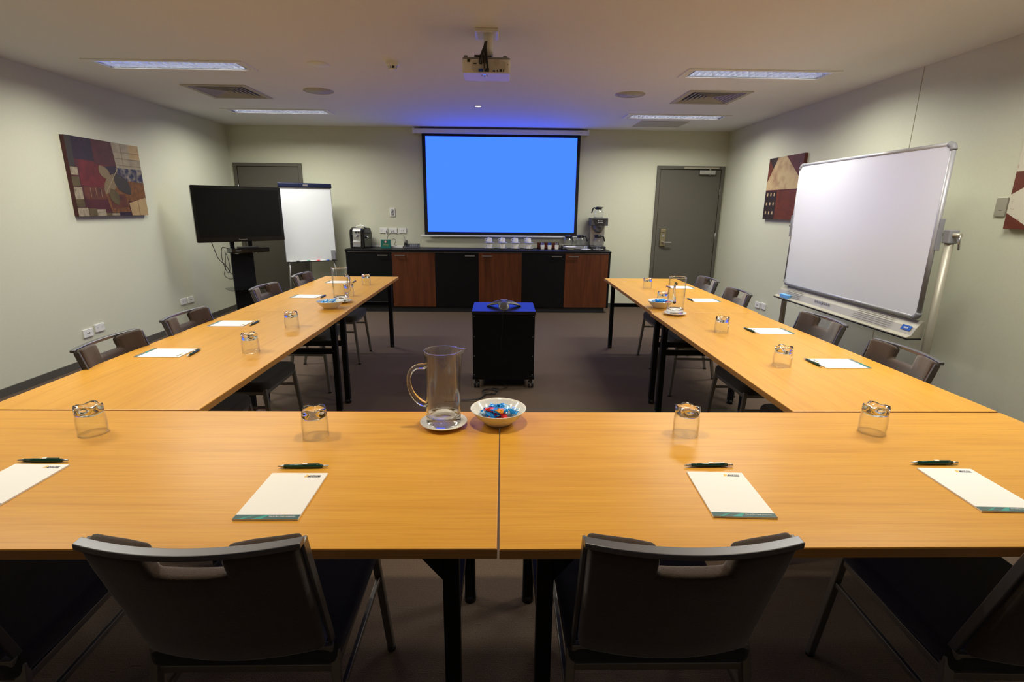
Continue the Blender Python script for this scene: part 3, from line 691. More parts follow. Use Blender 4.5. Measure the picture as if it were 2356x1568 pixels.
# ------------------------------------------------------------------ glassware
def tumbler_proto():
    r = thing('tumbler', 'x', 'drinking glass', (0, 0, 0), 0, 'upturned tumblers on the tables')
    MB().lathe([(.0385, 0), (.0395, .001), (.0402, .03), (.0395, .05), (.0370, .070), (.0365, .071), (.0350, .070), (.0372, .05), (.0380, .03), (.0372, .001)], 36, closed=True).build('glass_wall', M['tglass'], r)
    # heavy lobed foot, a solid piece of glass
    vs = []; fs = []; n = 40; prof = [(.0, .061, 0), (.030, .0625, 0), (.0368, .0675, 0), (.0380, .074, .01), (.0374, .086, .05), (.034, .0925, .12), (.024, .094, .16), (.012, .090, .10), (0, .089, 0)]
    idx = []
    for (rr, z, w_) in prof:
        if rr == 0: idx.append([len(vs)]*n); vs.append((0, 0, z)); continue
        row = []
        for k in range(n):
            t = 2*PI*k/n; f_ = 1+w_*math.cos(4*t); row.append(len(vs)); vs.append((rr*f_*math.cos(t), rr*f_*math.sin(t), z+(w_*.016*math.cos(4*t))))
        idx.append(row)
    for i in range(len(prof)-1):
        for k in range(n):
            q = []
            for v in (idx[i][k], idx[i][(k+1) % n], idx[i+1][(k+1) % n], idx[i+1][k]):
                if v not in q: q.append(v)
            if len(q) > 2: fs.append(q)
    MB().add(vs, fs, 0, True).build('glass_base', M['glass'], r)
    return r
gp = tumbler_proto()
GL = [(-1.274, .558, 'front left table near its outer corner'), (-.573, .535, 'front left table beyond the note pad'), (.596, .558, 'front right table beyond the note pad'), (1.213, .573, 'front right table near its outer corner'),
      (-1.224, 1.493, 'left tables beside the nearest side pad'), (-1.233, 2.023, 'left tables beside the second side pad'), (-1.225, 3.155, 'left tables just behind the jug'), (-1.241, 3.759, 'left tables near their far end'),
      (1.304, 1.299, 'right tables beside the nearest side pad'), (1.297, 1.961, 'right tables beside the second side pad'), (1.225, 2.88, 'right tables just behind the jug and bowl'), (1.33, 3.67, 'right tables near their far end')]
for i, (x, y, lb) in enumerate(GL):
    l1 = 'clear upturned tumbler on the '+lb
    if i == 0: gp.location = (x, y, TZ); gp.rotation_euler = (0, 0, .3); gp['label'] = l1
    else: dup(gp, (x, y, TZ), random.uniform(0, 1.5), l1)
def jug_proto():
    r = thing('glass_jug', 'x', 'jug', (0, 0, 0), 0, 'glass water jugs')
    n = 48; vs = []; prof = []
    H_ = .247
    def pt(rr, z, k, lip):
        t = 2*PI*k/n; d = abs(math.atan2(math.sin(t), math.cos(t)))
        e = lip*max(0, 1-d/.38)**1.5
        return ((rr+.020*e)*math.cos(t), (rr+.020*e)*math.sin(t)*(1-.0*e), z+.002*e)
    rows = [(.0545, .024, 0), (.0560, .026, 0), (.0566, .12, 0), (.0568, .21, 0), (.0572, .235, .5), (.0582, H_, 1), (.0572, H_+.0012, 1), (.0556, H_-.002, 1), (.0546, .235, .5), (.0545, .12, 0), (.0540, .030, 0), (.052, .024, 0)]
    idx = []
    for rr, z, l in rows:
        idx.append(list(range(len(vs), len(vs)+n))); vs += [pt(rr, z, k, l) for k in range(n)]
    fs = []
    for i in range(len(rows)-1):
        for k in range(n): fs.append((idx[i][k], idx[i][(k+1) % n], idx[i+1][(k+1) % n], idx[i+1][k]))
    MB().add(vs, fs, 0, True).build('jug_wall', M['tglass'], r, recalc=True)
    MB().lathe([(0, .004), (.030, .002), (.048, 0), (.0545, .003), (.0565, .010), (.0566, .030), (.0552, .036), (.045, .028), (.025, .022), (0, .021)], 40).build('jug_base', M['glass'], r)
    P = [Vector((-.054, 0, .195)), Vector((-.125, 0, .215)), Vector((-.128, 0, .10)), Vector((-.055, 0, .065))]; pts = []
    for k in range(19):
        t = k/18; pts.append(P[0]*(1-t)**3+P[1]*3*t*(1-t)**2+P[2]*3*t*t*(1-t)+P[3]*t**3)
    rs = [.0105-.0035*math.sin(PI*min(1, k/18*1.2)) for k in range(19)]
    rim = []
    for k in range(n):
        rim.append(pt(.0572, H_+.0008, k, 1))
    MB().tube(rim, .0017, 8, closed=True).build('jug_rim', M['glass'], r)
    MB().tube(pts, .008, 12, rs=rs).build('jug_handle', M['glass'], r)
    return r
def saucer_mesh(rr=.076, h=.016):
    return MB().lathe([(0, .003), (rr*.50, .003), (rr*.52, 0), (rr*.56, 0), (rr*.60, .004), (rr, h-.002), (rr+.0012, h), (rr-.001, h+.001), (rr*.62, .0085), (rr*.55, .0065), (0, .0065)], 44)
def bowl_mesh(rr=.093, h=.052):
    return MB().lathe([(0, .004), (rr*.42, .004), (rr*.44, 0), (rr*.49, 0), (rr*.54, .006), (rr*.78, h*.5), (rr*.97, h-.003), (rr, h), (rr-.002, h+.001), (rr*.93, h-.005), (rr*.74, h*.5), (rr*.48, .011), (rr*.3, .0075), (0, .007)], 48)
jp = jug_proto()
JUGS = [(-.184, .622, .15, 'large clear glass jug in the foreground at the centre seam'), (-1.195, 2.86, 2.6, 'clear glass jug on the left tables, beside a bowl of sweets'), (1.19, 2.475, -1.75, 'clear glass jug on the right tables, beside a bowl of sweets')]
SAUCL = ['white saucer under the foreground glass jug', 'white saucer under the left tables glass jug', 'white saucer under the right tables glass jug']
sau = None
for i, (x, y, rz, lb) in enumerate(JUGS):
    if i == 0:
        jp.location = (x, y, TZ+.0082); jp.rotation_euler = (0, 0, rz); jp['label'] = lb
        sau = saucer_mesh().build('saucer', M['white_gloss'], None, (x, y, TZ)); tag(sau, SAUCL[0], 'saucer', 'white saucers on the tables')
    else:
        dup(jp, (x, y, TZ+.0082), rz, lb); dup(sau, (x, y, TZ), 0, SAUCL[i])
BOWLS = [(-.005, .645, 'foreground white bowl of wrapped sweets beside the large jug', 'foreground bowl'), (-1.205, 2.635, 'white bowl of wrapped sweets on the left tables', 'left tables bowl'), (1.165, 2.73, 'white bowl of wrapped sweets on the right tables', 'right tables bowl')]
bw = bowl_mesh().build('sweet_bowl', M['white_gloss'], None, (BOWLS[0][0], BOWLS[0][1], TZ)); tag(bw, BOWLS[0][2], 'bowl', 'white bowls of sweets')
for x, y, lb, s in BOWLS[1:]: dup(bw, (x, y, TZ), 0, lb)
def sweet_mesh():
    vs = []; fs = []; n = 10; rows = [(-.024, .001, .0115), (-.0185, .002, .0075), (-.016, .0015, .006), (-.012, .006, .0095), (0, .0075, .011), (.012, .006, .0095), (.016, .0015, .006), (.0185, .002, .0075), (.024, .001, .0115)]
    for x, hz, wy in rows:
        for k in range(n): t = 2*PI*k/n; vs.append((x+.0012*math.sin(3*t), wy*math.cos(t), hz*math.sin(t)+.0012*math.sin(5*t+x*300)))
    for i in range(len(rows)-1):
        for k in range(n): fs.append((i*n+k, i*n+(k+1) % n, (i+1)*n+(k+1) % n, (i+1)*n+k))
    fs += [tuple(range(n))[::-1], tuple((len(rows)-1)*n+k for k in range(n))]
    return MB().add(vs, fs, 0, False)
protos = {}
for k_, nm_ in (('candy_blue', 'blue'), ('candy_red', 'red'), ('candy_orange', 'orange'), ('candy_white', 'pale blue')):
    protos[k_] = (sweet_mesh(), nm_)
sweet_obj = {}
random.seed(11)
for bi, (bx, by, _, bl) in enumerate(BOWLS):
    for j in range(34):
        lay = j // 12; a = random.uniform(0, 2*PI); rad = [.052, .052, .036][lay]*math.sqrt(random.uniform(.15, 1))
        x = rad*math.cos(a); y = rad*math.sin(a); z = .021+lay*.0135+(rad/.05)*.007+random.uniform(0, .002)
        if bi == 1: key = random.choice(['candy_blue', 'candy_blue', 'candy_white'])
        elif y < -.012 and bi != 2: key = random.choice(['candy_red', 'candy_red', 'candy_red', 'candy_orange', 'candy_blue'])
        elif bi == 2 and x > .02: key = random.choice(['candy_red', 'candy_blue'])
        else: key = random.choice(['candy_blue', 'candy_blue', 'candy_blue', 'candy_white'])
        if key not in sweet_obj:
            o = protos[key][0].build('wrapped_sweet', M[key]); sweet_obj[key] = o; new = o
        else: new = sweet_obj[key].copy(); C.objects.link(new)
        new.location = (bx+x, by+y, TZ+z); new.rotation_euler = (random.uniform(-.35, .35), random.uniform(-.35, .35), random.uniform(0, PI))
        tag(new, 'small %s wrapped sweet in the %s' % (protos[key][1], bl), 'sweet', '%s sweets in the %s' % (protos[key][1], bl))

# ------------------------------------------------------------------ trolley with conference phone
def trolley():
    r = thing('equipment_trolley', 'black cabinet trolley on castors standing between the table arms', 'trolley', (.02, 2.98, 0))
    MB().box(-.250, .250, -.003, .395, .608, .635).build('trolley_top', mat('trolley_laminate', (.012, .009, .014), .36, **{'Specular_IOR_Level': .42}), r, bevel=.002)
    MB().box(-.246, .246, .014, .39, .085, .608).build('trolley_body', M['black_lam'], r)
    MB().box(-.236, .236, .004, .014, .10, .606).build('back_panel', M['black_lam'], r, bevel=.001)
    MB().box(-.248, .248, .0, .39, .075, .10).build('trolley_base', M['black_lam'], r, bevel=.001)
    for x in (-.232, .232):
        for z in (.115, .27, .43, .595): MB().cyl((x, -.001, z), (x, .005, z), .0035, 8).build('screw', M['alu'], r)
    for x in (-.215, .222):
        for y in (.03, .35):
            c = MB().cyl((x-.022, y, .028), (x-.006, y, .028), .028, 20).cyl((x+.006, y, .028), (x+.022, y, .028), .028, 20).build('castor', M['black_plastic'], r)
            MB().box(x-.012, x+.012, y-.02, y+.015, .04, .076).build('castor_fork', M['black_plastic'], c)
trolley()
def conf_phone():
    r = thing('conference_phone', 'grey three-legged conference phone on the black trolley', 'conference phone', (.022, 3.135, .6352))
    # star shape surface: radial with three lobes, arched over
    n = 72; rows = 14; vs = []; fs = []
    def R(t): 
        c = .5+.5*math.cos(3*(t+PI/2)); return .055+.105*c**1.6
    for j in range(rows+1):
        s = j/rows
        for k in range(n):
            t = 2*PI*k/n; c = .5+.5*math.cos(3*(t+PI/2)); rr = R(t)*s
            lift = (1-c)**2*.028*s
            e_ = .003*c+.036*(1-c)**.7
            z = e_+(.060-e_)*(1-s**2.2)
            vs.append((rr*math.cos(t), rr*math.sin(t)*.86, max(z, .002)))
    for j in range(rows):
        for k in range(n): fs.append((j*n+k, j*n+(k+1) % n, (j+1)*n+(k+1) % n, (j+1)*n+k))
    o = MB().add(vs, fs, 0, True).build('phone_shell', mat('phone_grey', (.055, .05, .045), .35), r)
    so = o.modifiers.new('s', 'SOLIDIFY'); so.thickness = .006; so.offset = -1
    MB().box(-.028, .028, -.005, .035, .0585, .0605).build('phone_display', M['grey'], r)
    for a in range(3):
        t = -PI/2+2*PI*a/3
        MB().bar((.055*math.cos(t), .055*math.sin(t)*.86, .052), (.125*math.cos(t), .125*math.sin(t)*.86, .026), .028, .004).build('speaker_slot', M['dark_grey'], r)
conf_phone()
def cable(name, pts, rr, m_, label, cat='cable', smooth=6):
    P = [Vector(p) for p in pts]; out = []
    for i in range(len(P)-1):
        p0 = P[max(i-1, 0)]; p1 = P[i]; p2 = P[i+1]; p3 = P[min(i+2, len(P)-1)]
        for k in range(smooth):
            t = k/smooth
            out.append(.5*((2*p1)+(p2-p0)*t+(2*p0-5*p1+4*p2-p3)*t*t+(3*p1-p0-3*p2+p3)*t**3))
    out.append(P[-1]); o = MB().tube(out, rr, 7).build(name, m_)
    return tag(o, label, cat)
cable('phone_cable', [(.03, 3.03, .64), (.015, 2.975, .637), (.012, 2.968, .60), (.01, 2.972, .50), (.0, 2.97, .40), (-.002, 2.97, .33)], .0016, M['black_plastic'], 'thin black cable hanging down the trolley from the conference phone')
random.seed(5)
pts = []
for k in range(34): t = k*.62; pts.append((-.10+.055*math.cos(t)+.01*math.sin(t*2.3)+.001*k, 2.87+.06*math.sin(t), .004+.004*(1+math.sin(k))+.0003*k))
pts += [(-.02, 2.93, .01), (.05, 2.97, .012), (.03, 3.02, .02), (-.05, 3.05, .05)]
cable('cable_coil', pts, .0028, M['black_plastic'], 'loose coil of black cables on the carpet under the trolley')
cable('floor_cable', [(-.12, 2.82, .004), (-.16, 2.74, .004), (-.24, 2.70, .004), (-.30, 2.70, .004)], .007, M['black_plastic'], 'short black lead on the carpet leading to the floor box')
fb = tag(MB().box(-.42, -.17, 2.68, 2.83, 0, .003).build('floor_box', M['carpet'], bevel=.001), 'flat carpeted floor box lid in front of the trolley', 'floor box')

# ------------------------------------------------------------------ sideboard
CT = .861
def sideboard():
    r = thing('sideboard', 'long low sideboard with alternating black and walnut doors under the screen', 'sideboard', (0, 0, 0))
    x0, x1, y0, y1 = -2.117, 1.494, 6.085, YB-.012
    MB().box(x0, x1, y0-.012, y1, CT-.028, CT).build('worktop', M['black_lam'], r, bevel=.002)
    MB().box(x0+.008, x0+.032, y0, y1, .07, CT-.028).box(x1-.03, x1-.006, y0, y1, .07, CT-.028).box(x0+.032, x1-.03, y0+.03, y1, .07, CT-.028).build('carcass', M['black_lam'], r)
    MB().box(x0+.06, x1-.055, y0+.045, y1, 0, .07).build('plinth', mat('dark_plinth', (.018, .020, .024), .45), r)
    MB().box(x0+.032, x1-.03, y0-.002, y0+.004, CT-.034, CT-.0285).build('worktop_strip', M['alu'], r)  # thin aluminium strip below the front edge of the worktop
    bx = [-2.085, -1.494, -.908, -.315, .275, .866, 1.462]
    for i in range(6):
        a, b = bx[i]+.0015, bx[i+1]-.0015
        d = MB().box(a, b, y0, y0+.02, .080, CT-.038).build('cabinet_door', M['walnut'] if i % 2 else M['black_lam'], r, bevel=.001)
        d['label'] = 'walnut veneered door' if i % 2 else 'black laminate door'
        hx = b-.115 if i % 2 == 0 else a+.115
        MB().box(hx-.068, hx+.068, y0-.028, y0-.018, CT-.083, CT-.071).box(hx-.06, hx-.05, y0-.02, y0, CT-.081, CT-.073).box(hx+.05, hx+.06, y0-.02, y0, CT-.081, CT-.073).build('door_pull', M['alu'], d)
sideboard()
def on(name, label, cat, x, y, rz=0, group=None, z=CT): return thing(name, label, cat, (x, y, z), rz, group)
# capsule coffee machine
def capsule_machine():
    r = on('capsule_machine', 'small black and silver capsule coffee machine on the left end of the sideboard', 'coffee machine', -1.955, 6.33, -.15)
    prof = [(-.14, .0), (.14, 0), (.14, .20), (.10, .27), (-.06, .28), (-.13, .25), (-.14, .20)]
    for s, nm_ in ((-1, 'side_shell'), (1, 'side_shell')):
        MB().prism([(a, b) for a, b in prof], s*.06, s*.105, 'x').build(nm_, M['black_gloss'], r, bevel=.014, bseg=3)
    MB().prism([(-.138, .10), (.13, .10), (.13, .27), (-.11, .27), (-.138, .24)], -.06, .06, 'x').build('front_face', M['alu'], r, bevel=.006)
    MB().prism([(-.15, .02), (.13, .02), (.13, .10), (-.15, .10)], -.06, .06, 'x').build('drip_tray', M['alu'], r, bevel=.006)
    MB().box(-.048, .048, -.152, -.150, .024, .062).build('tray_window', M['grey'], r)
    MB().cyl((0, -.138, .175), (0, -.185, .17), .018, 16).build('coffee_spout', M['chrome'], r)
    for x in (-.005, .032): MB().cyl((x, -.138, .215), (x, -.15, .215), .013, 16).build('control_knob', M['black_plastic'], r)
    MB().tube([(-.05, -.05, .27), (-.03, -.05, .305), (.03, -.05, .31), (.08, -.05, .30), (.10, -.05, .25)], .006, 8).build('carry_handle', M['chrome'], r)
    MB().cyl((.105, -.06, .15), (.13, -.06, .15), .014, 14).build('side_knob', M['chrome'], r)
    MB().box(-.1, .1, -.13, .13, 0, .02).build('machine_base', M['black_plastic'], r)
capsule_machine()
def green_sign():
    r = on('notice_card', 'green folded no smoking notice card on the sideboard beside the coffee machine', 'notice card', -1.61, 6.33, 0)
    g = noise_mat('green_card', (.004, .10, .085), (.006, .16, .14), nscale=8, rough=.35)
    b = MB().box(-.068, .062, -.03, -.028, 0, .115).add([(.062, -.03, 0), (.062, .02, 0), (.062, .02, .115), (.062, -.03, .115)], [(0, 1, 2, 3)]).add([(.062, .02, 0), (-.068, .02, 0), (-.068, .02, .115), (.062, .02, .115)], [(0, 1, 2, 3)]).add([(-.068, -.03, .115), (.062, -.03, .115), (.062, .02, .115), (-.068, .02, .115)], [(0, 1, 2, 3)]).add([(-.068, -.03, 0), (-.068, .02, 0), (-.068, .02, .115), (-.068, -.03, .115)], [(0, 1, 2, 3)]).build('folded_card', g, r, recalc=False)
    mb = MB(); mb.T = TM((-.003, -.031, .086), (PI/2, 0, 0)); mb.lathe([(0, .0002), (.015, .0002)], 28); mb.build('symbol_disc', M['paper'], b)
    red = mat('symbol_red', (.7, .02, .02), .5)
    mb = MB(); mb.T = TM((-.003, -.0315, .086), (PI/2, 0, 0)); mb.lathe([(.012, .0002), (.015, .0004)], 28); mb.bar((-.009, .009, .0003), (.009, -.009, .0003), .0025, .0006); mb.box(-.009, .009, -.0015, .0015, .0, .0006); mb.build('prohibition_symbol', red, b)
    text('lettering', 'NO SMOKING', .010, M['paper'], b, TM((-.003, -.0305, .108), (PI/2, 0, 0)))
    text('lettering', 'Thank you', .018, M['yellow'], b, TM((0, -.0305, .052), (PI/2, 0, 0)))
    text('lettering', 'for not smoking', .012, M['yellow'], b, TM((0, -.0305, .034), (PI/2, 0, 0)))
green_sign()
def router():
    r = on('network_router', 'flat white network router with black antenna beside the telephone', 'router', -1.47, 6.42, 0)
    MB().rbox(-.085, .085, -.05, .05, 0, .026, .008).build('router_case', M['white'], r, bevel=.003)
    for k in range(3): MB().box(-.07+.02*k, -.063+.02*k, -.0508, -.05, .011, .015).build('status_light', M['led'] if k == 2 else M['yellow'], r)
    MB().cyl((.09, .01, .012), (.09, .01, .15), .005, 10, r2=.003).cyl((.083, .01, .012), (.1, .01, .012), .008, 10).build('antenna', M['black_plastic'], r)
router()
def telephone():
    r = on('desk_telephone', 'dark grey desk telephone on the sideboard left of the screen', 'telephone', -1.27, 6.40, .1)
    MB().prism([(-.08, 0), (.09, 0), (.09, .055), (-.07, .022)], -.10, .11, 'x').build('phone_base', M['dark_grey'], r, bevel=.006)
    MB().bar((-.075, -.09, .060), (-.075, .10, .085), .04, .028).build('handset', M['black_plastic'], r, bevel=.009, bseg=3)
    k = MB(); k.T = Matrix.Rotation(.19, 4, 'X')
    for i in range(4):
        for j in range(4): k.box(-.02+.026*i, -.004+.026*i, -.055+.026*j, -.039+.026*j, .032, .037)
    k.build('keypad', M['grey'], r)
telephone()
st2 = on('cable_duct', 'low white cable duct along the wall at the back of the sideboard', 'cable duct', -1.55, 6.52, 0)
MB().box(-.30, .32, -.015, .018, 0, .022).build('duct_body', M['white'], st2, bevel=.003)
cable('network_cable', [(-1.565, 6.545, 1.085), (-1.57, 6.52, 1.07), (-1.62, 6.47, 1.0), (-1.60, 6.44, .94), (-1.53, 6.45, .98), (-1.50, 6.45, .95), (-1.52, 6.45, .90), (-1.48, 6.455, .885)], .003, M['black_plastic'], 'black network cable looping from the middle wall socket to the router')
cable('phone_line', [(-1.545, 6.545, 1.083), (-1.53, 6.52, 1.06), (-1.46, 6.50, 1.035), (-1.40, 6.49, 1.03), (-1.375, 6.48, .98), (-1.36, 6.47, .90), (-1.35, 6.455, .90)], .0022, M['black_plastic'], 'thin black line from the wall socket down to the telephone')
cable('power_lead', [(-1.655, 6.52, 1.085), (-1.64, 6.49, 1.05), (-1.625, 6.49, 1.0), (-1.60, 6.50, .92), (-1.58, 6.50, .887)], .003, M['white'], 'white power lead hanging from the plugged wall socket')
# cups
def cup_mesh():
    return MB().lathe([(0, .004), (.022, .003), (.024, 0), (.028, 0), (.030, .006), (.036, .022), (.041, .045), (.043, .062), (.0415, .0625), (.0395, .046), (.034, .022), (.026, .008), (0, .007)], 30)
def cup_proto():
    r = thing('coffee_cup', 'x', 'cup', (0, 0, 0), 0, 'white coffee cups stacked on the sideboard')
    cup_mesh().build('cup_body', M['white_gloss'], r)
    MB().tube([(-.038, 0, .05), (-.055, 0, .052), (-.066, 0, .040), (-.060, 0, .024), (-.034, 0, .016)], .0035, 8).build('cup_handle', M['white_gloss'], r)
    return r
cup0 = cup_proto(); sc0 = saucer_mesh(.070, .014).build('cup_saucer', M['white_gloss']); tag(sc0, 'x', 'saucer', 'saucers stacked with cups on the sideboard')
fc = fs_ = True
names = ['first stack from the left', 'second stack from the left', 'third stack from the left', 'stack nearest the sugar rack']
for i, x in enumerate((-.172, .012, .192, .372)):
    y = 6.33
    for lv, (z, up) in enumerate(((.0, True), (.0775, False))):
        lbl = 'white saucer, %s, %s' % ('lower one' if lv == 0 else 'upper one', names[i])
        if fs_: sc0.location = (x, y, CT+z); sc0['label'] = lbl; fs_ = False
        else: dup(sc0, (x, y, CT+z), 0, lbl)
        cl = 'white cup, %s, %s' % ('upright lower one' if lv == 0 else 'upturned on top', names[i])
        if lv == 0:
            if fc: cup0.location = (x, y, CT+.0068); cup0.rotation_euler = (0, 0, .25); cup0['label'] = cl; fc = False
            else: dup(cup0, (x, y, CT+.0068), .2+.1*i, cl)
        else: dup(cup0, (x+.004, y, CT+z+.0775), 0, cl, rot=(PI, .16, .3))
# sugar rack and sachet pots
r_ = on('wooden_rack', 'low walnut rack behind the white sachet pots', 'rack', .66, 6.44, 0)
MB().box(-.155, .155, .03, .04, 0, .085).build('rack_back', M['walnut'], r_); MB().box(-.155, .155, -.03, .03, 0, .010).box(-.155, -.145, -.03, .03, 0, .06).box(.145, .155, -.03, .03, 0, .06).build('rack_base', M['walnut'], r_)
def sachet_pot(x, fill, label, first=None):
    r = on('sachet_pot', label, 'sachet pot', x, 6.355, 0, 'white sachet pots')
    MB().prism([(-.024, 0), (.024, 0), (.029, .058), (-.029, .058)], -.022, .022, 'y').build('pot_body', M['white_gloss'], r, bevel=.003)
    if fill:
        for k in range(7):
            xx = -.021+.007*k
            MB().box(xx-.0015, xx+.0015, -.016, .018, .03, .085+random.uniform(-.004, .008)).build('sachet', fill[k % len(fill)], r)
bs = mat('blue_sachet', (.02, .10, .55), .4); bl = mat('bright_blue_sachet', (.02, .25, .75), .4); vs_ = mat('violet_sachet', (.22, .16, .5), .4); bk = mat('brown_sachet', (.03, .02, .02), .5)
sachet_pot(.571, [bs, M['paper'], vs_, bs, M['paper']], 'white pot of blue and white sachets, leftmost of the three')
sachet_pot(.672, [bs, bl, bl, bs], 'white pot of bright blue sachets, middle of the three')
sachet_pot(.772, [bk, M['paper']], 'white pot of dark sachets, rightmost of the three')
b2 = bowl_mesh(.086, .045).build('empty_bowl', M['white_gloss'], None, (.955, 6.25, CT)); tag(b2, 'empty white bowl on the sideboard in front of the hot plate', 'bowl')
def hotplate():
    r = on('hot_plate', 'low grey double hot plate under two glass coffee pots', 'hot plate', 1.03, 6.42, 0)
    MB().rbox(-.175, .175, -.09, .10, .005, .045, .02).build('plate_body', M['grey'], r, bevel=.004)
    for x in (-.09, .085): MB().cyl((x, 0, .045), (x, 0, .051), .072, 28).build('warming_disc', M['black_plastic'], r)
    MB().box(-.18, -.172, -.08, .09, 0, .05).box(.172, .18, -.08, .09, 0, .05).build('plate_end', M['black_plastic'], r)
hotplate()
def decanter_proto():
    r = thing('coffee_decanter', 'x', 'coffee pot', (0, 0, 0), 0, 'glass coffee pots')
    MB().lathe([(0, .001), (.050, .001), (.062, .010), (.070, .035), (.069, .060), (.058, .090), (.042, .112), (.040, .120)], 36).build('pot_glass', M['tglass2'], r)
    MB().lathe([(.042, .108), (.046, .112), (.047, .130), (.044, .140), (.020, .146), (0, .146)], 30).bar((.035, 0, .132), (.062, 0, .142), .022, .006).build('pot_lid', M['black_plastic'], r)
    MB().tube([(-.043, 0, .125), (-.066, 0, .130), (-.078, 0, .118), (-.095, 0, .060)], .0065, 8, flat=1.4).build('pot_handle', M['black_plastic'], r)
    return r
dp = decanter_proto()
dp.location = (.94, 6.42, CT+.051); dp.rotation_euler = (0, 0, PI-.9); dp['label'] = 'glass coffee pot on the left plate, in front of the screen edge'
dup(dp, (1.115, 6.42, CT+.051), PI-.3, 'glass coffee pot on the right plate, next to the coffee brewer')
def brewer():
    r = on('coffee_brewer', 'tall grey filter coffee brewer at the right end of the sideboard', 'coffee brewer', 1.345, 6.40, -.05)
    MB().box(-.10, .11, -.14, .12, 0, .05).build('brewer_base', M['black_plastic'], r, bevel=.005)
    MB().box(-.095, .105, .02, .12, .05, .33).build('brewer_column', M['alu'], r, bevel=.006)
    hd = MB().box(-.115, .125, -.13, .12, .33, .435).build('brewer_head', M['dark_grey'], r, bevel=.006)
    MB().prism([(-.09, .425), (.11, .425), (.075, .345), (-.05, .345)], -.133, -.130, 'y').build('front_badge', M['black_plastic'], hd)
    text('lettering', 'Bravilor', .021, M['paper'], hd, TM((.018, -.1335, .398), (PI/2, 0, 0)))
    text('lettering', 'Bonamat', .021, M['paper'], hd, TM((.018, -.1335, .376), (PI/2, 0, 0)))
    MB().lathe([(.082, .33), (.078, .30), (.048, .245), (.02, .235), (0, .235)], 30, c=(.01, -.045, 0)).build('filter_basket', M['steel'], r)
    MB().box(.0, .035, -.15, -.125, .285, .325).build('basket_handle', M['black_plastic'], r, bevel=.004)
    MB().cyl((.01, -.045, .05), (.01, -.045, .056), .07, 28).cyl((.0, -.02, .435), (.0, -.02, .441), .072, 28).build('warming_disc', M['black_plastic'], r)
brewer()
dup(dp, (1.352, 6.355, CT+.056), PI, 'glass coffee pot inside the brewer under the filter basket')
dup(dp, (1.344, 6.38, CT+.441), .0, 'glass coffee pot standing on top of the brewer')
def small_cup(x, label, lb2):
    s = dup(sc0, (x, 6.225, CT), 0, lb2)
    r = thing('glass_cup', label, 'glass cup', (x, 6.225, CT+.0066), 0, 'small glass cups on saucers')
    MB().lathe([(0, .003), (.020, .0), (.024, .003), (.030, .03), (.032, .052), (.030, .052), (.027, .03), (.020, .008), (0, .007)], 26).build('cup_glass', M['tglass2'], r)
    MB().tube([(.03, 0, .045), (.047, 0, .044), (.048, 0, .025), (.027, 0, .018)], .003, 8).build('cup_handle', M['tglass'], r)
small_cup(1.165, 'small glass cup on a saucer, the one left of the brewer', 'white saucer under the left small glass cup'); small_cup(1.338, 'small glass cup on a saucer in front of the brewer', 'white saucer under the right small glass cup')

# ------------------------------------------------------------------ television on stand
def tv():
    A = Vector((-3.44, 5.00, 0)); B = Vector((-2.72, 5.64, 0)); mid = (A+B)/2; ang = math.atan2(B.y-A.y, B.x-A.x); W_ = (B-A).length/2
    r = thing('television', 'large black flat television on a floor stand by the left corner', 'television', (mid.x, mid.y, .998), ang)
    H_ = .632
    MB().rbox(-W_, W_, 0, .045, 0, H_, .012, axis='y').build('bezel', M['black_gloss'], r, bevel=.004)
    MB().box(-W_+.032, W_-.032, -.0015, 0, .055, H_-.032).build('tv_screen', M['tv'], r)
    MB().box(-.30, .30, .045, .09, .08, .50).build('rear_housing', M['black_plastic'], r, bevel=.01)
    text('lettering', 'Panasonic', .024, M['alu'], r, TM((0, -.001, .026), (PI/2, 0, 0)))
    s = thing('television_stand', 'black floor stand with column, shelves and oval base under the television', 'television stand', (mid.x, mid.y, 0), ang)
    MB().box(-.125, .125, .115, .155, .03, .86).build('column', M['black'], s, bevel=.003)
    for x in (-.10, .10): MB().box(x-.022, x+.022, .10, .13, .80, 1.50).build('upright_post', M['black'], s)
    for x in (-.10, .10): MB().box(x-.02, x+.02, .088, .102, 1.10, 1.42).build('mounting_arm', M['black'], s)
    MB().box(-.19, .24, -.13, .14, .874, .880).build('shelf', M['smoke_glass'], s); MB().bar((-.10, .12, .865), (-.10, -.08, .868), .02, .012).bar((.10, .12, .865), (.10, -.08, .868), .02, .012).build('shelf_bracket', M['alu'], s)
    MB().rbox(-.24, .24, -.16, .14, .440, .447, .05).build('lower_shelf', M['smoke_glass'], s); MB().bar((-.10, .12, .432), (-.10, -.10, .436), .02, .010).bar((.10, .12, .432), (.10, -.10, .436), .02, .010).build('shelf_bracket', M['alu'], s)
    pts = [(.46*math.cos(2*PI*k/40)*(1 if True else 1), .03+.26*math.sin(2*PI*k/40)) for k in range(40)]
    MB().prism(pts, .045, .062, 'z').build('oval_base', M['black_gloss'], s, bevel=.006)
    for x, y in ((-.36, .0), (.36, .0), (0, .22), (0, -.16)):
        MB().cyl((x-.01, y, .022), (x+.01, y, .022), .022, 16).cyl((x, y, .03), (x, y, .046), .008, 10).build('castor', M['chrome'], s)
    return mid, ang
tvm, tva = tv()
Tt = Matrix.Translation((tvm.x, tvm.y, 0)) @ Matrix.Rotation(tva, 4, 'Z')
d_ = thing('video_player', 'slim black video player on the television stand shelf', 'video player', tuple(Tt @ Vector((.03, 0, .8801))), tva)
MB().box(-.20, .215, -.125, .09, .004, .048).build('player_case', M['black_gloss'], d_, bevel=.003)
MB().box(-.16, -.10, -.1265, -.125, .018, .032).build('disc_slot', M['dark_grey'], d_)
MB().rbox(-.11, .11, -.10, .02, .048, .062, .02).build('receiver_box', M['black_plastic'], d_, bevel=.003)
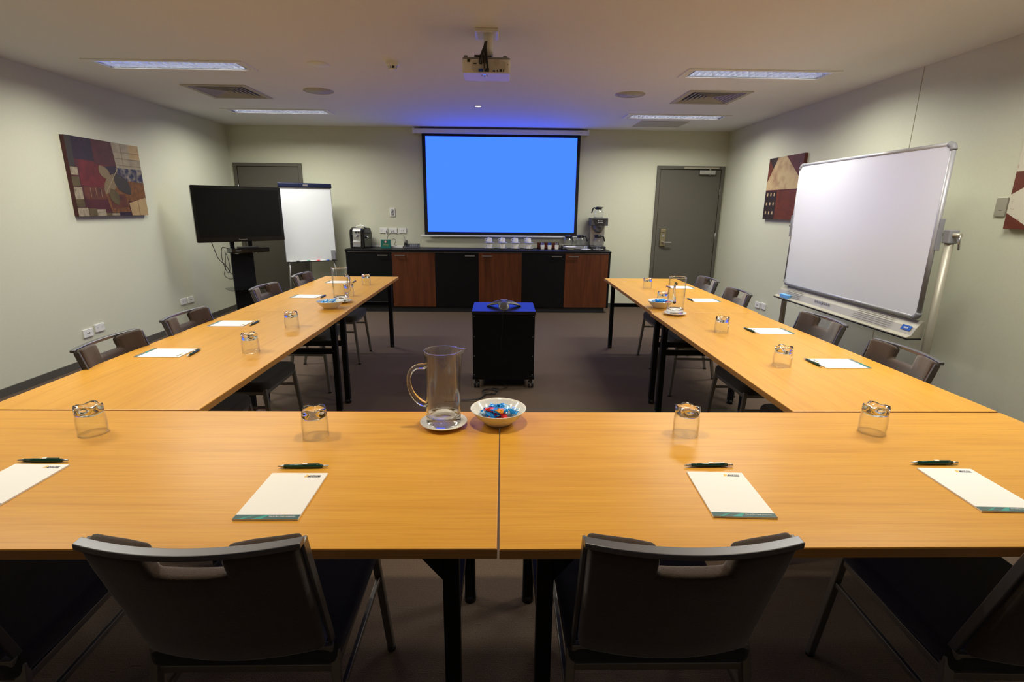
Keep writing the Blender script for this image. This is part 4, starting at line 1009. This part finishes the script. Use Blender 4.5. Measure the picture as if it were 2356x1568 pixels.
def TT(l): return [tuple(Tt @ Vector(p)) for p in l]
cable('television_cable', TT([(-.33, .07, 1.02), (-.30, .08, .90), (-.27, .08, .80), (-.20, .10, .72), (-.15, .12, .62), (-.12, .16, .60)]), .004, M['black_plastic'], 'black cable hanging behind the left half of the television')
cable('player_cable', TT([(-.17, .05, .92), (-.22, .08, .93), (-.23, .10, .80), (-.20, .10, .66), (-.17, .11, .63), (-.155, .11, .72), (-.18, .12, .86), (-.20, .12, .70), (-.22, .12, .60), (-.16, .13, .55), (-.12, .15, .56)]), .0035, M['black_plastic'], 'black cables looped beside the shelf of the television stand')

# ------------------------------------------------------------------ flip chart
def flipchart():
    A = Vector((-2.845, 5.90)); B = Vector((-2.265, 6.21)); mid = (A+B)/2; ang = math.atan2(B.y-A.y, B.x-A.x); W_ = (B-A).length/2
    r = thing('flip_chart', 'white flip chart easel with navy clamp bar beside the television', 'flip chart', (mid.x, mid.y, 0), ang)
    tilt = .07; z0, z1 = .700, 1.705
    bt = Matrix.Translation((0, 0, z0)) @ Matrix.Rotation(-tilt, 4, 'X'); Hh = (z1-z0)
    mb = MB(); mb.T = bt; mb.box(-W_+.012, W_-.012, 0, .016, 0, Hh-.02); b = mb.build('board', M['flip'], r, bevel=.003)
    mb = MB(); mb.T = bt; mb.box(-W_+.008, -W_+.014, -.003, .018, 0, Hh-.03).box(W_-.014, W_-.008, -.003, .018, 0, Hh-.03); mb.build('board_edge', M['grey'], r)
    mb = MB(); mb.T = bt; mb.rbox(-W_, W_, -.022, .02, Hh-.055, Hh+.005, .014, axis='x'); cb = mb.build('clamp_bar', M['navybar'], r)
    mb = MB(); mb.T = bt; mb.box(-.03, .03, -.0235, -.022, Hh-.038, Hh-.014); mb.build('maker_badge', M['alu'], cb)
    mb = MB(); mb.T = bt; mb.box(-W_+.02, W_-.01, -.035, .0, -.012, -.004).box(-W_+.02, W_-.01, -.038, -.033, -.012, .0); mb.build('marker_tray', M['black_plastic'], r)
    for x0, x1, z in ((-.26, -.32, 1), (.26, .36, 1)):
        MB().cyl((x0, .03, z0+.25), (x1, -.02, .01), .011, 12).build('easel_leg', M['alu'], r)
    MB().cyl((0, .07, 1.3), (0, .28, .01), .011, 12).build('easel_leg', M['alu'], r)
    for k, (x, col, nm_) in enumerate(((-.20, (.02, .02, .02), 'black'), (-.065, (.01, .25, .10), 'green'), (.06, (.75, .05, .03), 'red'), (.185, (.02, .12, .55), 'blue'))):
        p = r.matrix_basis @ Vector((x, -.018, z0-.0)); 
        m_ = thing('board_marker', 'white marker pen with %s cap on the flip chart tray' % nm_, 'marker', (mid.x+x*math.cos(ang)+.018*math.sin(ang), mid.y+x*math.sin(ang)-.018*math.cos(ang), z0+.0045), ang, 'markers on the flip chart tray')
        MB().cyl((-.085, 0, 0), (0, 0, 0), .0085, 12).build('marker_barrel', M['white'], m_); MB().cyl((0, 0, 0), (.035, 0, 0), .0092, 12).build('marker_cap', mat(nm_+'_cap', col, .4), m_)
    mm = Matrix.Translation((mid.x, mid.y, 0)) @ Matrix.Rotation(ang, 4, 'Z') @ bt
    e = thing('flip_chart_eraser', 'grey curved eraser at the lower right corner of the flip chart', 'eraser', tuple(mm @ Vector((W_-.05, -.001, .01))), ang)
    e.rotation_euler = (-tilt, 0, ang)
    MB().rbox(-.027, .027, -.030, 0, 0, .125, .008).build('eraser_shell', M['grey'], e, bevel=.004)
flipchart()

# ------------------------------------------------------------------ copyboard
def copyboard():
    r = thing('copyboard', 'large white electronic copyboard on a metal floor frame by the right wall', 'whiteboard', (2.65, 3.0, 0))
    # local: x towards the wall, y along
    y0, y1, z0, z1 = -.808, .800, .752, 1.818
    MB().box(.0, .022, y0+.02, y1-.02, z0+.02, z1-.02).build('writing_surface', M['board'], r)
    fr = MB(); w_ = .012
    fr.cyl((.01, y0+.03, z1-w_), (.01, y1-.03, z1-w_), .0145, 14).cyl((.01, y0+.03, z0+w_), (.01, y1-.03, z0+w_), .0145, 14).cyl((.01, y0+w_, z0+.03), (.01, y0+w_, z1-.03), .0145, 14).cyl((.01, y1-w_, z0+.03), (.01, y1-w_, z1-.03), .0145, 14)
    fr.build('board_frame', mat('silver_board_frame', (.42, .42, .45), .45, .35), r)
    for y, sy in ((y0, 1), (y1, -1)):
        for z, sz in ((z0, 1), (z1, -1)):
            pts = [Vector((.01, y+sy*(.045-.033*math.sin(a)), z+sz*(.045-.033*math.cos(a)))) for a in [k*PI/2/6 for k in range(7)]]
            MB().tube(pts, .019, 12).build('corner_cap', M['grey'], r)
    # posts
    for y in (y0-.035, y1+.055):
        s = -1 if y < 0 else 1
        p = MB().cyl((.065, y, .05), (.065, y, 1.25), .024, 18).build('post', M['champ'], r)
        MB().rbox(.035, .095, y-.028, y+.028, 1.235, 1.315, .01).build('pivot_clamp', M['grey'], r, bevel=.004)
        MB().cyl((.06, y-s*.045, 1.285), (.06, y+s*.075, 1.285), .013, 14).build('pivot_axle', M['champ'], r)
        MB().box(.004, .032, y-s*.02-.012 if s > 0 else y+.02-.0, y-s*.02 if s > 0 else y+.02+.012, 1.19, 1.38).build('side_bracket', M['grey'], r, bevel=.003)
        if s < 0: MB().cyl((.06, y-.070, 1.285), (.075, y-.062, 1.20), .007, 10).build('clamp_lever', M['alu'], r)
        MB().box(-.25, .38, y-.025, y+.025, .045, .075).build('foot_beam', M['champ'], r, bevel=.004)
        for x in (-.21, .34): MB().cyl((x, y-.012, .023), (x, y+.012, .023), .023, 16).cyl((x, y, .02), (x, y, .047), .008, 8).build('castor', M['black_plastic'], r)
    # control and pen tray unit
    yA, yB = y0-.012, y1+.035
    MB().prism([(.045, .742), (.028, .742), (-.004, .700), (-.030, .652), (-.060, .640), (-.060, .634), (-.025, .634), (.045, .634)], yA, yB, 'y').build('tray_unit', M['champ'], r)
    tb = [o_ for o_ in r.children if o_.name.startswith('tray_unit')][0]
    MB().box(-.055, .04, yA, yB-.0, .624, .634).build('tray_underside', M['black_plastic'], r)
    nx, nz = -.86, .5
    for k in range(7):
        y = .245-.030*k; rr = .013 if k == 3 else .009
        a = Vector((-.010-.0075, y, .690)); MB().cyl(a, a+Vector((nx, 0, nz))*.0012, rr, 16).build('control_button', M['steel'], tb)
    for k in range(6):
        for (ya, yb) in ((-.62, -.25), (.45, .70)):
            z = .722-.012*k; xx = .012-(.742-z)*.62
            MB().box(xx-.0030, xx, ya, yb, z-.0012, z).build('speaker_slot', M['steel'], tb)
    a = MB().add([(-.0052-.001, yA+.11, .705), (-.0052-.001, yA+.03, .705), (-.0205-.0015, yA+.03, .675), (-.0205-.0015, yA+.11, .675)], [(0, 1, 2, 3)]).build('blue_label', M['blue_sticker'], tb)
    text('lettering', 'NEW', .016, M['paper'], a, TM((-.0150-.002, yA+.07, .690), (math.radians(63), 0, -PI/2)))
    er = thing('board_eraser', 'pale blue block eraser on the left end of the copyboard tray', 'eraser', (2.65-.045, 3.0+.66, .6405), 0)
    MB().box(-.015, .025, -.065, .065, 0, .035).build('eraser_block', M['blue_eraser'], er, bevel=.003); 
copyboard()
